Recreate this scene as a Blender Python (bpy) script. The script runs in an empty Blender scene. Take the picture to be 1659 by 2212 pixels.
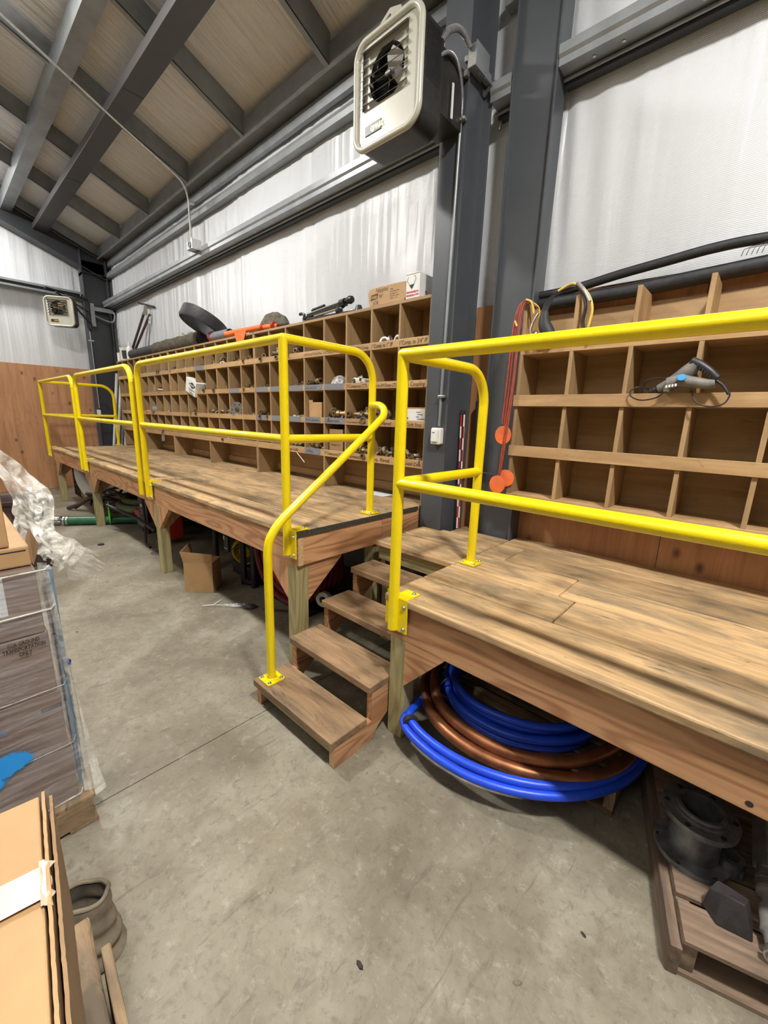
import bpy, bmesh, math, random
from mathutils import Vector, Matrix, noise
random.seed(7)
S = bpy.context.scene
C = S.collection
PI = math.pi
# ---------------------------------------------------------------- camera
cd = bpy.data.cameras.new('camera'); cam = bpy.data.objects.new('camera', cd); C.objects.link(cam)
F_PX, YAW, PITCH, ROLL, H = 885.83, 0.7370, 0.2262, 0.0323, 1.546
cd.sensor_fit = 'HORIZONTAL'; cd.sensor_width = 36.0; cd.lens = F_PX/1659*36.0
cd.clip_start = 0.02; cd.clip_end = 100
f = Vector((-math.sin(YAW)*math.cos(PITCH), math.cos(YAW)*math.cos(PITCH), -math.sin(PITCH)))
r = Vector((math.cos(YAW), math.sin(YAW), 0)); u = r.cross(f)
r2 = r*math.cos(ROLL)+u*math.sin(ROLL); u2 = u*math.cos(ROLL)-r*math.sin(ROLL)
cam.matrix_world = Matrix(((r2.x,u2.x,-f.x,0),(r2.y,u2.y,-f.y,0),(r2.z,u2.z,-f.z,H),(0,0,0,1)))
S.camera = cam
# ---------------------------------------------------------------- world and lamps
w = bpy.data.worlds.new('world'); S.world = w; w.use_nodes = True
w.node_tree.nodes['Background'].inputs[0].default_value = (1.0,0.98,0.95,1)
w.node_tree.nodes['Background'].inputs[1].default_value = 0.25
def lamp(name, loc, size, power, col=(1,0.972,0.925), rot=(0,0,0)):
    l = bpy.data.lights.new(name,'AREA'); l.shape='RECTANGLE'; l.size=size[0]; l.size_y=size[1]; l.energy=power; l.color=col
    o = bpy.data.objects.new(name,l); o.location=loc; o.rotation_euler=rot; C.objects.link(o); return o
for x,p in ((-9.2,60),(-4.3,125),(1.0,175)):
    lamp('high_bay_lamp', (x,0.35,4.85), (0.40,0.28), p)
    lamp('roof_fill_light', (x,0.35,4.95), (0.5,0.4), p*0.75, rot=(math.pi,0,0))  # upward fill lamp, added to brighten the roof liner and battens
for x in (-6.0,-1.0):
    lamp('high_bay_lamp', (x,-4.6,4.95), (0.9,0.4), 12)
    lamp('roof_fill_light', (x,-4.6,5.05), (0.9,0.4), 60, rot=(math.pi,0,0))  # extra upward fill for the roof above the rear row, not a fixture
S.view_settings.view_transform='Standard'; S.view_settings.look='None'
S.view_settings.gamma=1; S.view_settings.use_curve_mapping=False
S.view_settings.exposure=0.60
# ---------------------------------------------------------------- materials
def new_mat(name):
    m = bpy.data.materials.new(name); m.use_nodes=True
    nt=m.node_tree; b=nt.nodes['Principled BSDF']; return m,nt,b
def N(nt,t,**k):
    n=nt.nodes.new(t)
    for a,v in k.items(): setattr(n,a,v)
    return n
def c4(c): return (c[0],c[1],c[2],1)
def ramp(nt,src,stops):
    n=N(nt,'ShaderNodeValToRGB'); cr=n.color_ramp
    while len(cr.elements)<len(stops): cr.elements.new(0.5)
    for e,(p,c) in zip(cr.elements,stops): e.position=p; e.color=c4(c) if len(c)==3 else c
    nt.links.new(src,n.inputs[0]); return n.outputs[0]
def mixc(nt,fac,a,b,mode='MIX'):
    n=N(nt,'ShaderNodeMix',data_type='RGBA',blend_type=mode)
    for sock,v in ((n.inputs[0],fac),(n.inputs[6],a),(n.inputs[7],b)):
        if isinstance(v,(int,float)): sock.default_value=v
        elif isinstance(v,tuple): sock.default_value=c4(v)
        else: nt.links.new(v,sock)
    return n.outputs[2]
def coords(nt,scale,rnd=True,which='Object'):
    tc=N(nt,'ShaderNodeTexCoord'); src=tc.outputs[which]
    if rnd:
        oi=N(nt,'ShaderNodeObjectInfo'); mu=N(nt,'ShaderNodeVectorMath',operation='SCALE'); mu.inputs[0].default_value=(31.7,17.3,23.9)
        nt.links.new(oi.outputs['Random'],mu.inputs['Scale'])
        ad=N(nt,'ShaderNodeVectorMath',operation='ADD'); nt.links.new(src,ad.inputs[0]); nt.links.new(mu.outputs[0],ad.inputs[1]); src=ad.outputs[0]
    mp=N(nt,'ShaderNodeMapping'); mp.inputs['Scale'].default_value=scale; nt.links.new(src,mp.inputs[0]); return mp.outputs[0]
def noise_t(nt,vec,scale=1,detail=5,rough=0.55,dist=0):
    n=N(nt,'ShaderNodeTexNoise'); n.inputs['Scale'].default_value=scale; n.inputs['Detail'].default_value=detail
    n.inputs['Roughness'].default_value=rough; n.inputs['Distortion'].default_value=dist; nt.links.new(vec,n.inputs['Vector']); return n.outputs[0]
def bump(nt,b,h,strength=0.2,dist=0.01):
    n=N(nt,'ShaderNodeBump'); n.inputs['Strength'].default_value=strength; n.inputs['Distance'].default_value=dist
    nt.links.new(h,n.inputs['Height']); nt.links.new(n.outputs[0],b.inputs['Normal'])
def plain(name,col,rough=0.5,metal=0,var=0.0,vs=20,bumps=0,bs=200,coat=0,spec=None):
    m,nt,b=new_mat(name); b.inputs['Roughness'].default_value=rough; b.inputs['Metallic'].default_value=metal
    if coat: b.inputs['Coat Weight'].default_value=coat; b.inputs['Coat Roughness'].default_value=0.08
    if spec is not None: b.inputs['Specular IOR Level'].default_value=spec
    v=coords(nt,(1,1,1))
    n=noise_t(nt,v,vs,4)
    lo=tuple(max(0,c*(1-var)) for c in col); hi=tuple(min(1,c*(1+var)) for c in col)
    nt.links.new(ramp(nt,n,[(0.3,lo),(0.7,hi)]),b.inputs['Base Color'])
    if bumps: bump(nt,b,noise_t(nt,v,bs,2),bumps,0.002)
    return m
def wood(name,light,dark,axis='x',rings=0.5,dirt=0.0,dirtc=(0.06,0.05,0.035),knots=0.5,rough=0.6,fine=60,vary=0.12):
    m,nt,b=new_mat(name)
    al={'x':0,'y':1,'z':2}[axis]
    def sc(a,c): s=[c,c,c]; s[al]=a; return tuple(s)
    vg=coords(nt,sc(1.1,fine)); g=noise_t(nt,vg,1,5,0.6,0.3)
    vw=coords(nt,sc(0.55,5.0)); lw=noise_t(nt,vw,1,2,0.45,0.15)
    mt=N(nt,'ShaderNodeMath',operation='MULTIPLY'); mt.inputs[1].default_value=95; nt.links.new(lw,mt.inputs[0])
    sn=N(nt,'ShaderNodeMath',operation='SINE'); nt.links.new(mt.outputs[0],sn.inputs[0])
    rg=N(nt,'ShaderNodeMapRange'); rg.inputs[1].default_value=-1; rg.inputs[2].default_value=1; nt.links.new(sn.outputs[0],rg.inputs[0])
    base=ramp(nt,g,[(0.32,dark),(0.62,light)])
    base=mixc(nt,rings,base,ramp(nt,rg.outputs[0],[(0.0,dark),(0.55,light),(1,light)]),'MIX')
    if knots:
        vk=coords(nt,sc(2.2,6.5)); vo=N(nt,'ShaderNodeTexVoronoi'); vo.inputs['Scale'].default_value=1; nt.links.new(vk,vo.inputs['Vector'])
        kf=ramp(nt,vo.outputs['Distance'],[(0.03,(knots,)*3),(0.10,(0,0,0))])
        base=mixc(nt,kf,base,tuple(c*0.22 for c in dark))
    if dirt:
        vd=coords(nt,sc(2.4,7.0)); dn=noise_t(nt,vd,1,7,0.65,0.6)
        df=ramp(nt,dn,[(0.43,(0,0,0)),(0.66,(dirt,)*3)]); base=mixc(nt,df,base,dirtc)
        ve=coords(nt,sc(6,34)); dn=noise_t(nt,ve,1,4,0.7,1.2)
        df=ramp(nt,dn,[(0.60,(0,0,0)),(0.70,(dirt*1.1,)*3)]); base=mixc(nt,df,base,tuple(c*0.6 for c in dirtc))
    oi=N(nt,'ShaderNodeObjectInfo'); mr=N(nt,'ShaderNodeMapRange'); mr.inputs[3].default_value=1-vary; mr.inputs[4].default_value=1+vary
    nt.links.new(oi.outputs['Random'],mr.inputs[0])
    hs=N(nt,'ShaderNodeHueSaturation'); nt.links.new(mr.outputs[0],hs.inputs['Value']); nt.links.new(base,hs.inputs['Color'])
    nt.links.new(hs.outputs[0],b.inputs['Base Color']); b.inputs['Roughness'].default_value=rough
    bump(nt,b,g,0.25,0.002); return m
M={}
for ax in 'xyz':
    M['deck_'+ax]=wood('weathered_plank_'+ax,(0.56,0.375,0.19),(0.36,0.225,0.105),ax,0.28,0.80,(0.12,0.10,0.068),0.45,0.62,45,0.24)
    M['fir_'+ax]=wood('dressed_fir_'+ax,(0.60,0.335,0.17),(0.33,0.14,0.058),ax,0.62,0.12,knots=0.85,rough=0.5,fine=40)
    M['tread_'+ax]=wood('worn_tread_'+ax,(0.38,0.245,0.13),(0.23,0.135,0.068),ax,0.3,0.6,(0.06,0.045,0.03),0.4,0.6,50,0.1)
    M['treated_'+ax]=wood('treated_pine_'+ax,(0.40,0.34,0.17),(0.23,0.20,0.085),ax,0.6,0.15,knots=0.6,rough=0.6,fine=40)
    M['shelf_'+ax]=wood('shelf_plywood_'+ax,(0.40,0.262,0.128),(0.31,0.195,0.09),ax,0.08,0.22,(0.10,0.06,0.03),0.0,0.6,30,0.10)
    M['lip_'+ax]=wood('shelf_pine_lip_'+ax,(0.50,0.325,0.155),(0.38,0.22,0.095),ax,0.15,0.38,(0.15,0.09,0.045),0.25,0.6,30,0.08)
    M['pallet_'+ax]=wood('grey_pallet_'+ax,(0.22,0.15,0.10),(0.10,0.068,0.048),ax,0.25,0.6,(0.02,0.017,0.014),0.4,0.75,40,0.25)
    M['palletn_'+ax]=wood('pale_pallet_'+ax,(0.36,0.25,0.14),(0.2,0.12,0.06),ax,0.3,0.8,knots=0.4,rough=0.7,fine=40)
M['ply']=wood('fir_plywood',(0.50,0.255,0.12),(0.34,0.155,0.068),'z',0.25,0.1,knots=0.0,rough=0.55,fine=14)
nt=M['ply'].node_tree; b=nt.nodes['Principled BSDF']
old=b.inputs['Base Color'].links[0].from_socket
vk=coords(nt,(7,7,4.2)); vo=N(nt,'ShaderNodeTexVoronoi'); vo.inputs['Scale'].default_value=1; nt.links.new(vk,vo.inputs['Vector'])
kf=ramp(nt,vo.outputs['Distance'],[(0.07,(0.85,)*3),(0.20,(0,0,0))]); nt.links.new(mixc(nt,kf,old,(0.10,0.03,0.012)),b.inputs['Base Color'])
M['endgrain_seam_shade']=plain('weathered_end_grain_and_seam_shade',(0.045,0.04,0.03),0.8,var=0.5,vs=60,bumps=0.4,bs=120)  # plank ends, and the painted shade strips in the plank gaps
M['board_end']=plain('fresh_board_end_grain',(0.55,0.37,0.20),0.7,var=0.25,vs=80)
M['yellow']=plain('glossy_yellow_paint',(0.86,0.66,0.004),0.27,var=0.03,vs=8,bumps=0.10,bs=420,coat=0.35)
M['steel']=plain('grey_primer_steel',(0.066,0.073,0.083),0.42,var=0.10,vs=3,bumps=0.05,bs=90)
M['darksteel']=plain('dark_primer_steel',(0.040,0.044,0.050),0.45,var=0.1,vs=3)
M['brownsteel']=plain('dark_brown_grey_beam',(0.066,0.061,0.060),0.5,var=0.1,vs=3)
M['galv']=plain('galvanised_steel',(0.30,0.32,0.335),0.40,metal=0.40,var=0.16,vs=6)
M['galvd']=plain('dull_galvanised_steel',(0.27,0.285,0.29),0.45,metal=0.25,var=0.15,vs=6)
M['zinc']=plain('bright_zinc',(0.62,0.62,0.60),0.28,metal=0.9,var=0.15,vs=40)
M['flex']=plain('grey_flexible_conduit',(0.33,0.34,0.36),0.35,metal=0.6,var=0.2,vs=40)
M['beige']=plain('beige_enamel',(0.50,0.49,0.41),0.3,var=0.04,vs=6,coat=0.3)
M['black']=plain('black_plastic',(0.018,0.018,0.02),0.45,var=0.3,vs=30)
M['blackrub']=plain('black_rubber',(0.022,0.023,0.025),0.6,var=0.35,vs=25,bumps=0.15,bs=60)
M['darkmetal']=plain('dark_sheet_metal',(0.022,0.02,0.018),0.4,metal=0.2,var=0.3,vs=20)
M['chrome']=plain('polished_blade_metal',(0.55,0.53,0.5),0.18,metal=1,var=0.1,vs=10)
M['white']=plain('white_plastic',(0.78,0.78,0.75),0.35,var=0.03,vs=10)
M['whitecard']=plain('white_cardboard',(0.74,0.74,0.72),0.6,var=0.04,vs=12)
M['paper']=plain('white_paper',(0.60,0.63,0.66),0.5,var=0.05,vs=12)
M['card']=plain('brown_cardboard',(0.44,0.27,0.125),0.65,var=0.08,vs=9,bumps=0.05,bs=120)
M['cardd']=plain('dull_brown_cardboard',(0.30,0.185,0.09),0.7,var=0.10,vs=9)
M['cardw']=plain('wrapped_carton_brown',(0.205,0.145,0.115),0.35,var=0.12,vs=14,coat=0.5)
M['ink']=plain('black_marker_ink',(0.012,0.01,0.01),0.6)
M['brownink']=plain('dark_brown_marker',(0.05,0.022,0.012),0.6)
M['red']=plain('red_print',(0.55,0.02,0.05),0.5)
M['redrub']=plain('dark_red_hose_rubber',(0.16,0.012,0.02),0.45,var=0.2,vs=10)
M['redstrap']=plain('rust_red_strap',(0.32,0.055,0.03),0.55,var=0.25,vs=30)
M['redp']=plain('red_painted_metal',(0.42,0.03,0.02),0.4,var=0.1,vs=10)
M['orange']=plain('faded_orange_vinyl',(0.72,0.16,0.055),0.5,var=0.18,vs=10)
M['orangef']=plain('bright_orange_fabric',(0.80,0.16,0.03),0.6,var=0.15,vs=20)
M['bluepipe']=plain('blue_poly_pipe',(0.012,0.065,0.62),0.38,var=0.12,vs=12)
M['bluep']=plain('blue_plastic',(0.01,0.05,0.5),0.4)
M['bluespray']=plain('sky_blue_spray_paint',(0.03,0.33,0.85),0.4,var=0.12,vs=14)
M['bluedial']=plain('blue_tool_label',(0.08,0.42,0.85),0.4)
M['copper']=plain('tarnished_copper',(0.34,0.135,0.06),0.42,metal=0.8,var=0.45,vs=9)
M['brass']=plain('dull_brass',(0.30,0.215,0.11),0.42,metal=0.7,var=0.35,vs=50)
M['bronze']=plain('grey_bronze',(0.21,0.175,0.125),0.45,metal=0.5,var=0.4,vs=50)
M['iron']=plain('blackened_iron',(0.17,0.175,0.185),0.36,metal=0.6,var=0.4,vs=20,bumps=0.2,bs=70)
M['tape']=plain('grey_duct_tape',(0.19,0.20,0.225),0.45,var=0.08,vs=20)
M['tapeblue']=plain('grey_blue_card_edge',(0.16,0.24,0.31),0.5,var=0.2,vs=20)
M['mtape']=plain('pale_packing_tape',(0.58,0.48,0.37),0.35,var=0.05,vs=10)
M['green']=plain('dark_green_hose',(0.018,0.105,0.05),0.35,var=0.15,vs=10)
M['olive']=plain('olive_ribbed_hose',(0.10,0.13,0.06),0.6,var=0.25,vs=10)
M['lime']=plain('lime_green_plastic',(0.12,0.75,0.03),0.45)
M['brownhose']=plain('brown_rubber_hose',(0.055,0.032,0.028),0.55,var=0.3,vs=10)
M['burlap']=plain('dusty_canvas',(0.20,0.165,0.115),0.9,var=0.35,vs=14,bumps=0.4,bs=90)
M['sackw']=plain('brown_wrapped_cloth',(0.095,0.08,0.055),0.9,var=0.5,vs=18,bumps=0.5,bs=50)
M['toolgrey']=plain('dusty_grey_tool_body',(0.17,0.16,0.145),0.55,var=0.25,vs=25)
M['char']=plain('charred_wood',(0.022,0.018,0.018),0.7,var=0.4,vs=30,bumps=0.5,bs=70)
M['yelmach']=plain('yellow_machine_paint',(0.5,0.34,0.01),0.5,var=0.2,vs=20)
M['gold']=plain('gold_badge_letters',(0.75,0.48,0.12),0.35,metal=0.6)
M['yelcord']=plain('yellow_cord',(0.70,0.52,0.10),0.55,var=0.15,vs=40)
def glassy(name,col,alpha,rough,sheen=0.3,mix=None):
    m,nt,b=new_mat(name); b.inputs['Base Color'].default_value=c4(col); b.inputs['Roughness'].default_value=rough
    v=coords(nt,mix or (6,6,60),rnd=False); n=noise_t(nt,v,1,5,0.6,0.6)
    nt.links.new(ramp(nt,n,[(0.38,(alpha*0.25,)*3),(0.72,(min(1,alpha*2.0),)*3)]),b.inputs['Alpha'])
    bump(nt,b,n,0.8,0.01); return m
M['wrap']=glassy('clear_stretch_wrap',(0.62,0.60,0.62),0.20,0.16,mix=(5,5,55))
M['film']=glassy('torn_milky_film',(0.85,0.83,0.76),0.60,0.22,mix=(14,14,14))
M['bag']=glassy('clear_plastic_bag',(0.85,0.87,0.9),0.35,0.1,mix=(30,30,30))
def spray(name,col,blobs):
    m,nt,b=new_mat(name); b.inputs['Base Color'].default_value=c4(col); b.inputs['Roughness'].default_value=0.4
    tc=N(nt,'ShaderNodeTexCoord'); last=None
    for (y,z,ry,rz_) in blobs:
        mp=N(nt,'ShaderNodeMapping'); mp.vector_type='TEXTURE'; mp.inputs['Location'].default_value=(-1.655,y,z); mp.inputs['Scale'].default_value=(1,ry,rz_); nt.links.new(tc.outputs['Object'],mp.inputs[0])
        ln=N(nt,'ShaderNodeVectorMath',operation='LENGTH'); nt.links.new(mp.outputs[0],ln.inputs[0])
        if last is None: last=ln.outputs['Value']
        else:
            mn=N(nt,'ShaderNodeMath',operation='SMOOTH_MIN'); mn.inputs[2].default_value=0.25; nt.links.new(last,mn.inputs[0]); nt.links.new(ln.outputs['Value'],mn.inputs[1]); last=mn.outputs[0]
    v=coords(nt,(1,1,1),rnd=False); n=noise_t(nt,v,30,4,0.6,0.5)
    ad=N(nt,'ShaderNodeMath',operation='MULTIPLY_ADD'); ad.inputs[1].default_value=0.5; nt.links.new(n,ad.inputs[0]); nt.links.new(last,ad.inputs[2])
    nt.links.new(ramp(nt,ad.outputs[0],[(0.86,(1,1,1)),(1.0,(0,0,0))]),b.inputs['Alpha']); return m
# white vinyl liner with fine weave, vertical creases and soft sheen
def liner(name,col,creases,rough=0.36,sp=0.5,bs=0.35,weave=0.05):
    m,nt,b=new_mat(name); v1=coords(nt,creases,rnd=False); n1=noise_t(nt,v1,1,5,0.55,0.9)
    v2=coords(nt,(1,1,1),rnd=False); n2=noise_t(nt,v2,0.7,3)
    nt.links.new(mixc(nt,ramp(nt,n2,[(0.35,(0,0,0)),(0.7,(1,1,1))]),col,tuple(c*0.93 for c in col)),b.inputs['Base Color'])
    wv=N(nt,'ShaderNodeTexWave',wave_type='BANDS',bands_direction='Z'); wv.inputs['Scale'].default_value=38; wv.inputs['Distortion'].default_value=1.5
    nt.links.new(v2,wv.inputs['Vector'])
    ad=N(nt,'ShaderNodeMath',operation='MULTIPLY_ADD'); ad.inputs[1].default_value=weave; nt.links.new(wv.outputs[1],ad.inputs[0]); nt.links.new(n1,ad.inputs[2])
    b.inputs['Roughness'].default_value=rough; b.inputs['Specular IOR Level'].default_value=sp
    bump(nt,b,ad.outputs[0],bs,0.03); return m
M['liner']=liner('white_vinyl_wall_liner',(0.66,0.68,0.705),(9,9,0.35),0.30,0.6)
M['rliner']=liner('grey_white_roof_liner',(0.80,0.765,0.725),(22,1.3,1.3),0.38,0.4,1.0,0.0)
M['wallpaint']=plain('grey_building_wall',(0.20,0.20,0.20),0.6,var=0.04,vs=1)
# concrete
m,nt,b=new_mat('stained_concrete'); M['concrete']=m
v=coords(nt,(1,1,1),rnd=False)
a=ramp(nt,noise_t(nt,v,1.6,8,0.62,0.4),[(0.32,(0.125,0.108,0.072)),(0.5,(0.215,0.193,0.142)),(0.68,(0.33,0.31,0.245))])
a=mixc(nt,ramp(nt,noise_t(nt,v,9,7,0.7,0.8),[(0.46,(0,0,0)),(0.72,(0.60,)*3)]),a,(0.13,0.11,0.08))
a=mixc(nt,ramp(nt,noise_t(nt,v,0.8,4,0.5,0.2),[(0.5,(0,0,0)),(0.75,(0.45,)*3)]),a,(0.20,0.155,0.09))
a=mixc(nt,ramp(nt,noise_t(nt,v,28,5,0.75,0.4),[(0.52,(0,0,0)),(0.70,(0.55,)*3)]),a,(0.085,0.072,0.05))
a=mixc(nt,ramp(nt,noise_t(nt,v,17,6,0.8,0.3),[(0.55,(0,0,0)),(0.72,(0.45,)*3)]),a,(0.46,0.44,0.37))
vs_=coords(nt,(26,5,10),rnd=False); a=mixc(nt,ramp(nt,noise_t(nt,vs_,1,6,0.75,0.7),[(0.58,(0,0,0)),(0.68,(0.65,)*3)]),a,(0.10,0.088,0.068))
vs_=coords(nt,(5,30,10),rnd=False); a=mixc(nt,ramp(nt,noise_t(nt,vs_,1,6,0.75,0.8),[(0.65,(0,0,0)),(0.72,(0.4,)*3)]),a,(0.50,0.48,0.42))
nt.links.new(a,b.inputs['Base Color']); b.inputs['Roughness'].default_value=0.55
bump(nt,b,noise_t(nt,v,45,5,0.7),0.25,0.004)
# ---------------------------------------------------------------- mesh helpers
class MB:
    def __init__(s): s.v=[]; s.f=[]; s.sm=[]
    def add(s,vs,fs,smooth=False,M=None):
        n=len(s.v)
        for p in vs:
            p=Vector(p); s.v.append(tuple(M@p if M else p))
        for q in fs: s.f.append(tuple(i+n for i in q)); s.sm.append(smooth)
        return s
    def box(s,a,b,M=None):
        x0,y0,z0=[min(p,q) for p,q in zip(a,b)]; x1,y1,z1=[max(p,q) for p,q in zip(a,b)]
        return s.add([(x0,y0,z0),(x1,y0,z0),(x1,y1,z0),(x0,y1,z0),(x0,y0,z1),(x1,y0,z1),(x1,y1,z1),(x0,y1,z1)],
              [(0,3,2,1),(4,5,6,7),(0,1,5,4),(1,2,6,5),(2,3,7,6),(3,0,4,7)],M=M)
    def prism(s,pts,axis,a,b,M=None,smooth=False):
        n=len(pts)
        def P(p,h):
            return {'x':(h,p[0],p[1]),'y':(p[0],h,p[1]),'z':(p[0],p[1],h)}[axis]
        vs=[P(p,a) for p in pts]+[P(p,b) for p in pts]
        fs=[tuple(range(n))[::-1],tuple(range(n,2*n))]
        base=len(s.v); s.add(vs,fs,False,M)
        for i in range(n):
            j=(i+1)%n; s.f.append((base+i,base+j,base+n+j,base+n+i)); s.sm.append(smooth)
        return s
    def tube(s,path,rad,n=12,caps=True,closed=False,M=None,radf=None):
        P=[Vector(p) for p in path]; L=len(P); rings=[]
        up=None
        for i in range(L):
            if closed: t=(P[(i+1)%L]-P[i-1]).normalized()
            else: t=(P[min(i+1,L-1)]-P[max(i-1,0)]).normalized()
            if up is None:
                up=Vector((0,0,1)) if abs(t.z)<0.9 else Vector((1,0,0))
            a=t.cross(up); 
            if a.length<1e-6: a=t.orthogonal()
            a.normalize(); bb=a.cross(t).normalized(); up=bb
            rr=radf(i/(L-1)) if radf else rad
            rings.append([tuple(P[i]+a*math.cos(2*PI*k/n)*rr+bb*math.sin(2*PI*k/n)*rr) for k in range(n)])
        vs=[q for rg in rings for q in rg]; fs=[]
        for i in range(L if closed else L-1):
            j=(i+1)%L
            for k in range(n):
                k2=(k+1)%n; fs.append((i*n+k,i*n+k2,j*n+k2,j*n+k))
        s.add(vs,fs,True,M)
        if caps and not closed:
            s.add(rings[0],[tuple(range(n))],False,M); s.add(rings[-1],[tuple(range(n))[::-1]],False,M)
        return s
    def lathe(s,prof,n=20,M=None,smooth=True,ang=2*PI):
        vs=[];fs=[]; full=abs(ang-2*PI)<1e-6; m=n if full else n+1
        for (rr,z) in prof:
            for k in range(m):
                a=ang*k/n; vs.append((rr*math.cos(a),rr*math.sin(a),z))
        for i in range(len(prof)-1):
            for k in range(n):
                k2=(k+1)%m; fs.append((i*m+k,i*m+k2,(i+1)*m+k2,(i+1)*m+k))
        return s.add(vs,fs,smooth,M)
    def grid(s,fn,nu,nv,smooth=True,M=None):
        vs=[fn(i/nu,j/nv) for j in range(nv+1) for i in range(nu+1)]
        fs=[(j*(nu+1)+i,j*(nu+1)+i+1,(j+1)*(nu+1)+i+1,(j+1)*(nu+1)+i) for j in range(nv) for i in range(nu)]
        return s.add(vs,fs,smooth,M)
def obj(name,mb,mat,parent=None,bevel=0,loc=None,rot=None,clean=True):
    me=bpy.data.meshes.new(name); me.from_pydata(mb.v,[],mb.f)
    me.polygons.foreach_set('use_smooth',mb.sm); me.validate(); me.update()
    bm=bmesh.new(); bm.from_mesh(me)
    if clean: bmesh.ops.remove_doubles(bm,verts=bm.verts,dist=1e-6)
    bmesh.ops.recalc_face_normals(bm,faces=bm.faces); bm.to_mesh(me); bm.free()
    if any(mb.sm):
        try: me.set_sharp_from_angle(angle=math.radians(40))
        except Exception: pass
    me.materials.append(mat)
    o=bpy.data.objects.new(name,me); C.objects.link(o)
    if parent: o.parent=parent
    if loc: o.location=loc
    if rot: o.rotation_euler=rot
    if bevel:
        bv=o.modifiers.new('bevel','BEVEL'); bv.width=bevel; bv.segments=2; bv.limit_method='ANGLE'; bv.angle_limit=math.radians(50)
    return o
def tag(o,label=None,cat=None,group=None,kind=None):
    if label: o['label']=label
    if cat: o['category']=cat
    if group: o['group']=group
    if kind: o['kind']=kind
    return o
def thing(name,label,cat,loc=(0,0,0),rot=(0,0,0),group=None):
    o=bpy.data.objects.new(name,None); o.empty_display_size=0.05; C.objects.link(o)
    o.location=loc; o.rotation_euler=rot; return tag(o,label,cat,group)
def bx(name,a,b,mat,parent=None,bevel=0.0):
    return obj(name,MB().box(a,b),mat,parent,bevel)
def copy_tree(o,parent=None):
    c=o.copy(); C.objects.link(c); c.parent=parent
    for ch in list(o.children): copy_tree(ch,c)
    return c
def arc(c,r0,a0,a1,n,u_,v_):
    c=Vector(c);u_=Vector(u_);v_=Vector(v_)
    return [tuple(c+u_*r0*math.cos(a0+(a1-a0)*i/n)+v_*r0*math.sin(a0+(a1-a0)*i/n)) for i in range(n+1)]
def spline(pts,n=8):
    P=[Vector(p) for p in pts]; out=[]
    for i in range(len(P)-1):
        p0=P[max(i-1,0)];p1=P[i];p2=P[i+1];p3=P[min(i+2,len(P)-1)]
        for k in range(n):
            t=k/n; out.append(tuple(0.5*((2*p1)+(-p0+p2)*t+(2*p0-5*p1+4*p2-p3)*t*t+(-p0+3*p1-3*p2+p3)*t**3)))
    out.append(tuple(P[-1])); return out
def along(p0,p1):
    z=(Vector(p1)-Vector(p0)).normalized(); x=z.orthogonal().normalized(); y=z.cross(x)
    m=Matrix((x,y,z)).transposed().to_4x4(); m.translation=Vector(p0); return m
TEXTS=[]
def text(s,size,loc,rot,mat,parent=None,name='lettering',shear=0,align='LEFT',bold=0,sx=1.0):
    cu=bpy.data.curves.new(name,'FONT'); cu.body=s; cu.size=size; cu.shear=shear; cu.align_x=align; cu.offset=bold; cu.resolution_u=2
    o=bpy.data.objects.new(name,cu); C.objects.link(o); TEXTS.append((o,s,size,loc,rot,mat,parent,name,sx)); return o
def finish_texts():
    dg=bpy.context.evaluated_depsgraph_get(); dg.update()
    for (o,s,size,loc,rot,mat,parent,name,sx) in TEXTS:
        me=bpy.data.meshes.new_from_object(o.evaluated_get(dg)); me.name=name
        me.materials.clear(); me.materials.append(mat)
        cu=o.data; bpy.data.objects.remove(o); bpy.data.curves.remove(cu)
        n=bpy.data.objects.new(name,me); C.objects.link(n)
        if parent: n.parent=parent
        n.location=loc; n.rotation_euler=rot; n.scale=(sx,1,1)
FR=(PI/2,0,0); RX=(PI/2,0,PI/2)      # facing -y ; facing +x
def h1(x,seed=0): return noise.noise(Vector((x,seed*7.31,0.5)))
ZL,ZR=0.894,0.748
XG=-10.08; YW=2.80; SL=0.40
def roofz(y): return 4.50+SL*(2.6-y)
# ================================================================ SETTING
fl=MB()
def q(x0,x1,z=0): fl.box((x0,-9,z-0.2),(x1,3.0,z))
q(-10.4,-1.7195); q(-1.7145,4.2); fl.box((-1.73,-9,-0.2),(-1.70,3,-0.012))
tag(obj('floor',fl,M['concrete']),kind='structure')
def wallfn(u_,v_):
    x=XG+u_*(4.2-XG); z=v_*4.75
    fold=0.007*h1(x*9,1)+0.004*h1(x*23+z*0.6,2)+0.010*h1(x*2.2+z*0.15,3)
    for xc,s in ((-1.2,1),(-1.9,-1),(-9.7,1)):
        d=(x-xc)*s
        if 0<d<0.6: fold+=0.012*math.sin((d-0.10*(3.6-z))*38)*math.exp(-d*5)
    t=(z-1.9)/1.6 if z<3.5 else (z-3.5)/0.5
    bulge=0.022*math.sin(PI*min(max(t,0),1))
    k=min(1,max(0,(z-2.2)/0.5)); return (x,YW-0.008-(bulge+fold)*k,z)
tag(obj('wall_back',MB().grid(wallfn,1100,22),M['liner']),kind='structure')
def gfn(u_,v_):
    y=-9+u_*11.8; zt=roofz(y) if y>-3.2 else roofz(-3.2)-SL*(-3.2-y); z=v_*(zt+0.05)
    fold=0.012*h1(y*7,4)+0.010*h1(y*3+z*0.8,5)+0.015*math.sin(PI*min(max((z-2.2)/1.35,0),1))
    d=2.45-y
    if 0<d<1.1 and z<3.8: fold+=0.022*math.sin((d-0.33*(z-2.2))*26)*math.exp(-d*3)
    k=min(1,max(0,(z-2.2)/0.4)); return (XG+0.012+fold*k,y,z)
tag(obj('wall_left',MB().grid(gfn,420,26),M['liner']),kind='structure')
tag(bx('wall_right',(4.2,-9,0),(4.35,3,7.2),M['wallpaint']),kind='structure')
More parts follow.
